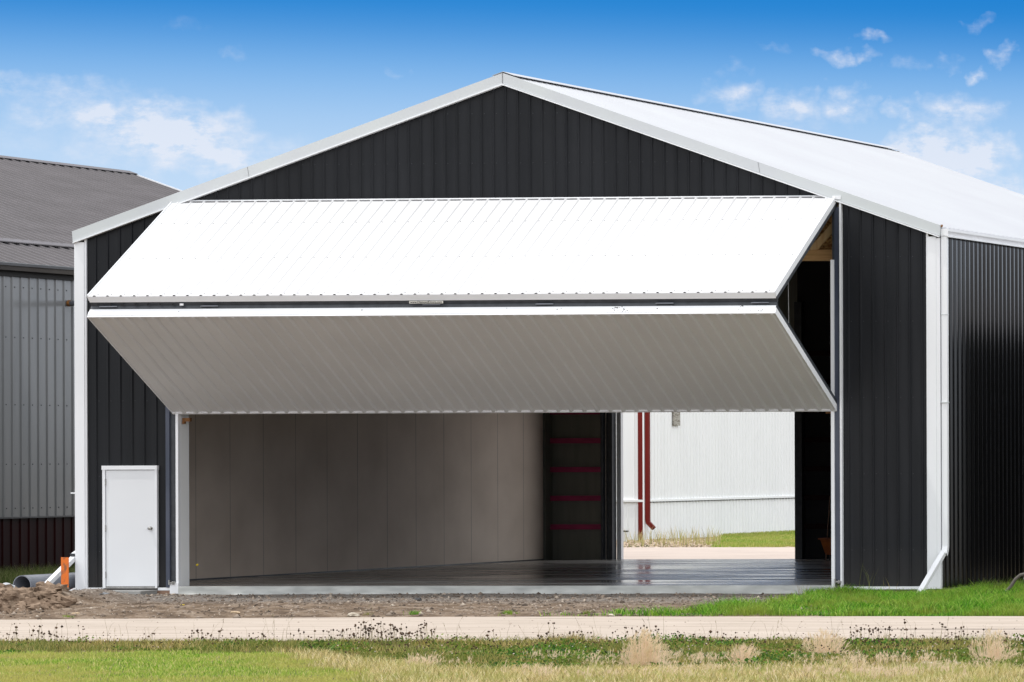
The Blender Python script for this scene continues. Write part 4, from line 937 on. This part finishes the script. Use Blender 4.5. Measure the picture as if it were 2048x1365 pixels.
# seed heads on stems standing against the road
def stalks(cl, name, label):
    P = []; Hh = []
    for (u, yv, n, su, hmin, hmax) in cl:
        for _ in range(n):
            if random.random() < .35: continue
            p = row(u+random.gauss(0, su*1.3), yv+random.gauss(0, .35)); P.append((p.x, p.y, -.16)); Hh.append(random.uniform(.35, 1)*hmax*.72)
    P = np.array(P); Hh = np.array(Hh); n = len(P); d = rng.normal(0, .12, (n,2))*Hh[:,None]
    top = P + np.concatenate([d, Hh[:,None]], 1); w = .0021
    V1 = np.stack([P+[-w,0,0], P+[w,0,0], top+[w*.6,0,0], top+[-w*.6,0,0]], 1).reshape(-1,3); Q1 = np.arange(n)[:,None]*4+np.array([[0,1,2,3]])
    o = mesh_np(name, V1, None, M['stem'], quads=Q1, loc=(14,-19,-.16)); tag(o, label, 'weeds', kind='stuff')
    V2, T2, _ = small_blobs(top, rng.uniform(.011,.019,n), 1.0)
    extra = top[::2] + rng.normal(0, .03, (len(top[::2]),3)); V3, T3, _ = small_blobs(extra, rng.uniform(.008,.015,len(extra)), 1.)
    Vh, Th, _ = merge([(V2,T2,None), (V3,T3,None)])
    hd = mesh_np('seed_heads', Vh-np.array([14,-19,-.16]), Th, M['seed']); hd.parent = o; BASE[hd.name] = BASE[o.name]; hd['kind'] = 'stuff'
stalks([(30,-18.7,12,25,.14,.30), (75,-18.7,14,14,.16,.32), (125,-18.7,8,12,.18,.34), (170,-18.7,5,10,.14,.22), (290,-18.9,6,14,.12,.22), (400,-18.8,22,14,.16,.28), (440,-18.8,9,10,.16,.26), (530,-19,10,18,.1,.2), (620,-18.8,18,26,.16,.28), (680,-18.8,16,16,.16,.28),
        (720,-19.2,26,14,.18,.36), (760,-19.4,46,18,.2,.40), (800,-19.4,40,16,.22,.42), (840,-19,30,14,.2,.40), (870,-19,6,12,.2,.3)], 'thistle_weeds', 'dark-headed dead weeds standing against the road on the left')
stalks([(985,-19,6,10,.16,.26), (1075,-19.2,8,18,.16,.30), (1105,-19.1,8,6,.2,.40), (1180,-19.5,20,40,.14,.26), (1255,-19.2,5,10,.3,.46), (1295,-19.3,16,8,.2,.46), (1365,-19.2,6,8,.18,.28), (1420,-19.4,10,26,.12,.22),
        (1720,-19.2,26,16,.16,.34), (1760,-19.2,20,14,.16,.32), (1820,-19.2,9,14,.18,.34), (1870,-19.2,12,22,.18,.36), (1900,-19.3,10,10,.18,.34), (1945,-19.2,6,8,.2,.3), (2030,-19.3,9,14,.12,.22), (1650,-20,20,60,.1,.2), (1800,-20.5,36,90,.1,.18)], 'clover_stalks', 'dark-headed dead weeds standing against the road on the right')
# thin grass culms, leaning and bent, some with slim heads
V1 = []
for _ in range(130):
    u = random.uniform(0, 2048) if random.random() < .5 else random.choice((100,210,300,420,560,730,880,960,1070,1180,1300,1420,1540,1690,1830,1960))+random.gauss(0, 22)
    p = row(u, random.uniform(-20.6, -19.0), -.16); hgt = random.uniform(.14,.34)*(1.5 if random.random() < .12 else 1); a = random.gauss(0,.16); bb = a+random.gauss(0,.28); c2 = bb+random.gauss(.1,.4)
    q1 = p+Vector((a*hgt*.5, random.gauss(0,.03), hgt*.5)); q2 = q1+Vector((bb*hgt*.35, 0, hgt*.35)); q3 = q2+Vector((c2*hgt*.2, 0, hgt*.15)); w = random.uniform(.0008,.0016)
    for A, B_, wa, wb2 in ((p,q1,w*1.3,w), (q1,q2,w,w*.8), (q2,q3,w*.8, w*.6)): V1 += [A-Vector((wa,0,0)), A+Vector((wa,0,0)), B_+Vector((wb2,0,0)), B_-Vector((wb2,0,0))]
    if random.random() < .4:
        d = (q3-q2).normalized()*random.uniform(.03,.055); V1 += [q3-Vector((.0035,0,0)), q3+Vector((.0035,0,0)), q3+d+Vector((.0015,0,0)), q3+d-Vector((.0015,0,0))]
V1 = np.array([tuple(v) for v in V1]); Q1 = np.arange(len(V1)//4)[:,None]*4+np.array([[0,1,2,3]])
tag(mesh_np('grass_culms', V1, None, M['stem'], quads=Q1, loc=(15,-19,-.16)), 'thin dry grass stalks reaching up across the road', 'grass', kind='stuff')
# dark seed heads down among the clover
x, y = scatter(2600, (7, 28), (-23.5, -18.9), lambda a, c: clov(a, c) or (inview(a, c) and zone(a, c)[0] and random.random() < .3))
V, T, Q = small_blobs(np.stack([x, y, -.10+rng.uniform(0,.10,len(x))], 1), rng.uniform(.006,.014,len(x)), 1.)
tag(mesh_np('clover_heads', V, T, M['seed'], loc=(18,-21,-.1)), 'brown faded clover heads among the green leaves', 'flowers', kind='stuff')
# pale stony patches showing through
P = []
for _ in range(60000):
    xx, yy = random.uniform(12, 29), random.uniform(-28.5, -20.5); u_ = U(xx, yy)
    if 1050 < u_ < 2080 and fast_noise(xx, yy, .9, 90) > .25 and yy < -21.5: P.append((xx, yy, -.155))
P = np.array(P); V, T, _ = small_blobs(P, rng.gamma(2.2,.006,len(P)).clip(.005,.04), .6)
tag(mesh_np('pale_gravel', V, T, leaf_mat('pale_pebbles', [(0,(.30,.25,.21)), (.5,(.52,.46,.40)), (1,(.72,.67,.60))], None, 1, 0, .9), loc=(22,-25,-.15)), 'pale stony patches showing between the dry grass on the right', 'gravel', kind='stuff')

# foxtail barley: feathery clumps
def awn_clump(C, n, hgt, rad, headlen=.06):
    """n culms from one root with drooping feathery heads"""
    V = []; Q = []; k = 0
    for _ in range(n):
        a = random.uniform(0, 6.28); r = rad*1.3*random.random()**.8; h = hgt*random.uniform(.25, 1)*(1-.45*(r/rad/1.3)**2)
        p = Vector(C)+Vector((math.cos(a)*r*.7, math.sin(a)*r*.7, 0)); t = Vector(C)+Vector((math.cos(a)*r, math.sin(a)*r, h)); s = Vector((.0018,0,0))
        V += [tuple(p-s), tuple(p+s), tuple(t+s), tuple(t-s)]; Q.append((k,k+1,k+2,k+3)); k += 4
        dr = (t-p).normalized(); dr = (dr+Vector((random.gauss(.25,.25), random.gauss(0,.2), random.gauss(-.1,.2)))).normalized()
        for j in range(9):
            o_ = t+dr*headlen*random.random()*.7; e = o_+(dr+Vector((random.gauss(0,.3), random.gauss(0,.3), random.gauss(0,.3)))).normalized()*headlen*random.uniform(.5,1); s = Vector((random.gauss(0,.0012),0,random.gauss(0,.0012))) + Vector((.0008,0,.0004))
            V += [tuple(o_-s), tuple(o_+s), tuple(e+s*.4), tuple(e-s*.4)]; Q.append((k,k+1,k+2,k+3)); k += 4
    return np.array(V), None, np.array(Q)
tuf = [(1290,1338,150,.42,.20,'big pale feathery barley clump in the middle foreground'), (1485,1328,55,.2,.13,'small pinkish barley tuft right of the big pale clump'), (1650,1312,90,.28,.2,'feathery barley tuft on the green weed bank in the right foreground'),
       (1985,1328,75,.36,.20,'feathery barley tuft in the lower right corner')]
for u, v, n, hgt, rad, lab in tuf:
    p = at(u, v, -.16); V, _, Q = awn_clump((p.x, p.y, -.17), n*2, hgt, rad)
    nb_ = n*9; aa = rng.uniform(0, 6.28, nb_); rr_ = rad*1.1*rng.random(nb_)**.7
    bl = blades(np.stack([p.x+rr_*np.cos(aa), p.y+rr_*np.sin(aa), 0*aa-.17], 1), hgt*rng.uniform(.15,.65,nb_)*(1-.5*rr_/rad/1.1), .0045, .5, .5); V, T_, Q = merge([(V, None, Q), bl])
    tag(mesh_np('barley_tuft', V, T_, M['barley'], quads=Q, loc=(p.x, p.y, -.16)), lab, 'grass tuft', 'feathery barley tufts')
parts_ = []
for _ in range(800):
    u = random.uniform(820, 2080); yv = random.uniform(-28, -23.2) if u > 1000 else random.uniform(-26, -24)
    p = row(u, yv); z_ = fast_noise(p.x, p.y, .8, 44)
    if z_ < .0: continue
    V, _, Q = awn_clump((p.x, p.y, -.17), random.randint(3, 9), random.uniform(.07,.17), .07, .04); parts_.append((V, None, Q))
V, _, Q = merge(parts_); tag(mesh_np('barley_grass', V, None, M['barley'], quads=Q, loc=(22,-25,-.16)), 'scattered feathery barley heads through the dry grass', 'grass', kind='stuff')

# lush grass by the right corner
def lushz(a, c):
    if c > -.12 and a < 15.5: return 0
    e = float(np.interp(c, [-10.2,-8.6,-8,-6.3,-3.6,0,3], [13.9,14.2,14.5,14.5,13.9,12.9,12.6])) + .45*fast_noise(a, c, 1.6, 50)
    if c < nedge(a)+.03: return 0
    if a > e: return min(1, .25+(a-e)*1.2)
    if c < -8.9 and a > 12.0 + .5*fast_noise(a,c,2,51): return .3 if fast_noise(a, c, 1.5, 52) > .0 else 0
    return 0
x, y = scatter(220000, (11, 23), (-10.9, 2.6), lambda a, c: inview(a, c) and random.random() < lushz(a, c))
amp = np.array([fast_noise(a, c, .9, 60)+.5*fast_noise(a, c, 2.6, 61) for a, c in zip(x, y)])
h = rng.uniform(.04,.16,len(x))*(1+1.5*amp) * np.where(x < 13.6, .7, 1)
V, T, Q = blades(np.stack([x, y, 0*x-.16], 1), h.clip(.03), .011, .6, .7); tag(mesh_np('lush_grass', V, T, M['lush'], quads=Q, loc=(16,-5,-.16)), 'lush bright green grass between the right corner of the hangar and the road', 'grass', kind='stuff')
# unmown grass in the gap on the right
x, y = scatter(60000, (15.4, 22), (1.0, 9), lambda a, c: inview(a, c) and (a > 16.3+.7*fast_noise(a,c,.8,70) or random.random() < .25) and not (16.2 < a < 22 and 1.2 < c < 2.6))
h = rng.uniform(.08,.30,len(x)); V, T, Q = blades(np.stack([x, y, 0*x-.16], 1), h, .006, .4, .5); tag(mesh_np('gap_grass', V, T, M['alleygrass'], quads=Q, loc=(17,4,-.16)), 'unmown shaded grass beside the right wall of the hangar', 'grass', kind='stuff')
# gap on the left
x, y = scatter(60000, (-6, -.1), (-2.5, 14), lambda a, c: inview(a, c, 10) and U(a, c) < 170 and not(c < -1.2 and a > .2))
h = rng.uniform(.04,.16,len(x))*np.where(y > 4, 2.6, 1); V, T, Q = blades(np.stack([x, y, 0*x-.16], 1), h, .006, .4, .5); tag(mesh_np('shaded_grass', V, T, M['alleygrass'], quads=Q, loc=(-3,4,-.16)), 'shaded grass around the large grey pipe between the buildings', 'grass', kind='stuff')
# grass and stalks behind, seen through the hangar
x, y = scatter(160000, (-12, 0), (37, 60), lambda a, c: 1225 < U(a, c) < 1610 and a > BX+.05 and U(a, c) > 1440 + 40*fast_noise(a, c, .5, 80))
h = rng.uniform(.05,.14,len(x)); V, T, Q = blades(np.stack([x, y, 0*x-.16], 1), h, .012, .4, .5); tag(mesh_np('yard_grass', V, T, M['lawn'], quads=Q, loc=(-6,45,-.16)), 'green grass strip at the foot of the white shed', 'grass', kind='stuff')
x, y = scatter(2600, (-13, -4), (37.4, 46.9), lambda a, c: 1235 < U(a, c) < 1440 and fast_noise(a, c, .35, 81) > -.1)
h = rng.uniform(.08,.62,len(x))**1.4; V, T, Q = blades(np.stack([x, y, 0*x-.16], 1), h, .012, .25, .25); tag(mesh_np('yard_weeds', V, T, M['dry'], quads=Q, loc=(-8,42,-.16)), 'thin straw-coloured weeds below the red corner post', 'weeds', kind='stuff')
P = np.array([(random.uniform(-13,-1), random.uniform(37,50), -.155) for _ in range(5000)]); V, T, _ = small_blobs(P, rng.uniform(.02,.06,len(P)), .6)
ypeb = leaf_mat('yard_pebbles', [(0,(.30,.22,.15)), (.5,(.48,.36,.26)), (1,(.62,.52,.42))], None, 1, 0, .9)
tag(mesh_np('yard_gravel', V, T, ypeb, loc=(-7,43,-.16)), 'tan gravel at the foot of the white shed', 'gravel', kind='stuff')
P = np.array([(random.uniform(0,7), 18.75+random.random()**2*.9, -.148) for _ in range(900)]); V, T, _ = small_blobs(P, rng.uniform(.008,.03,len(P)), .7)
tag(mesh_np('threshold_gravel', V, T, peb, loc=(3,19,-.15)), 'loose brown soil along the far edge of the hangar floor', 'gravel', kind='stuff')
# small tufts standing alone on the soil
def tuft(u, v, n, hgt, rad, mt, lab, cat='grass tuft', group=None):
    p = at(u, v, -.14); q = np.array([(p.x+random.gauss(0,rad), p.y+random.gauss(0,rad), -.15) for _ in range(n)])
    V, T, Q = blades(q, rng.uniform(.4,1,n)*hgt, .005, .8, .8); tag(mesh_np('grass_tuft', V, T, M[mt], quads=Q, loc=(p.x, p.y, -.15)), lab, cat, group)
G = 'green tufts on the soil by the road'
tuft(828, 1231, 120, .12, .04, 'lush', 'small green tuft at the road edge below the dark stone', group=G)
tuft(735, 1232, 60, .09, .03, 'edgegrass', 'faint yellowish tuft just right of the largest whitish stone', group=G)
tuft(1015, 1230, 260, .10, .03, 'lush', 'wide sparse green tuft at the road edge in the middle of the picture', group=G)
tuft(1175, 1230, 160, .11, .03, 'edgegrass', 'olive tuft at the road edge, first of the row of tufts leading to the lawn', group=G)
tuft(1238, 1229, 260, .13, .022, 'lush', 'green tuft right of the small whitish stone at the road edge', group=G)
tuft(135, 1236, 120, .07, .04, 'lush', 'small green tuft at the foot of the dirt pile', group=G)
# tall seeding stalks against the right wall
for u, yv, n, hg, lab in ((1738, -.5, 7, .62, 'tall seeding grass stalks against the dark wall right of the door jamb'), (1770, -.5, 6, .40, 'drooping grass stalks in front of the dark wall, centre'), (1600, -.6, 10, .30, 'yellowish grass stalks in front of the slab edge')):
    p = row(u, yv); V = []
    q = np.array([(p.x+random.gauss(0,.07), p.y+random.gauss(0,.06), -.15) for _ in range(n)]); V, T, Q = blades(q, rng.uniform(.6,1,n)*hg, .005, .3, .3)
    hd = q + np.array([0,0,hg*.75]); tag(mesh_np('grass_stalks', V, T, M['edgegrass'], quads=Q, loc=(p.x, p.y, -.15)), lab, 'grass', 'tall stalks in the lush grass')
# small yellow flowers
for u, v, lab in ((365, 1216, 'tiny yellow flower on the gravel below the left jamb'),):
    p = at(u, v, -.13); f = thing('flower', (p.x, p.y, -.14), lab, 'flower'); m = MB()
    for k in range(7): a = k*.9; m.blob((p.x+.022*math.cos(a), p.y+.022*math.sin(a), -.085), (.014,.014,.008), sub=(6,4))
    m.build('petals', M['yellow'], f); MB().tube([(p.x,p.y,-.15), (p.x,p.y,-.09)], .003, 5).build('stem', M['stem'], f)
p = row(1893, .6); f = thing('flower', (p.x, p.y, -.15), 'yellow flower on a thin stem beside the right corner post', 'flower'); m = MB()
for z in (.10,.15,.04): m.blob((p.x+random.gauss(0,.01), p.y, z), .022, sub=(7,5))
m.build('petals', M['yellow'], f); MB().tube([(p.x,p.y,-.15), (p.x,p.y,.14)], .004, 5).build('stem', M['stem'], f)
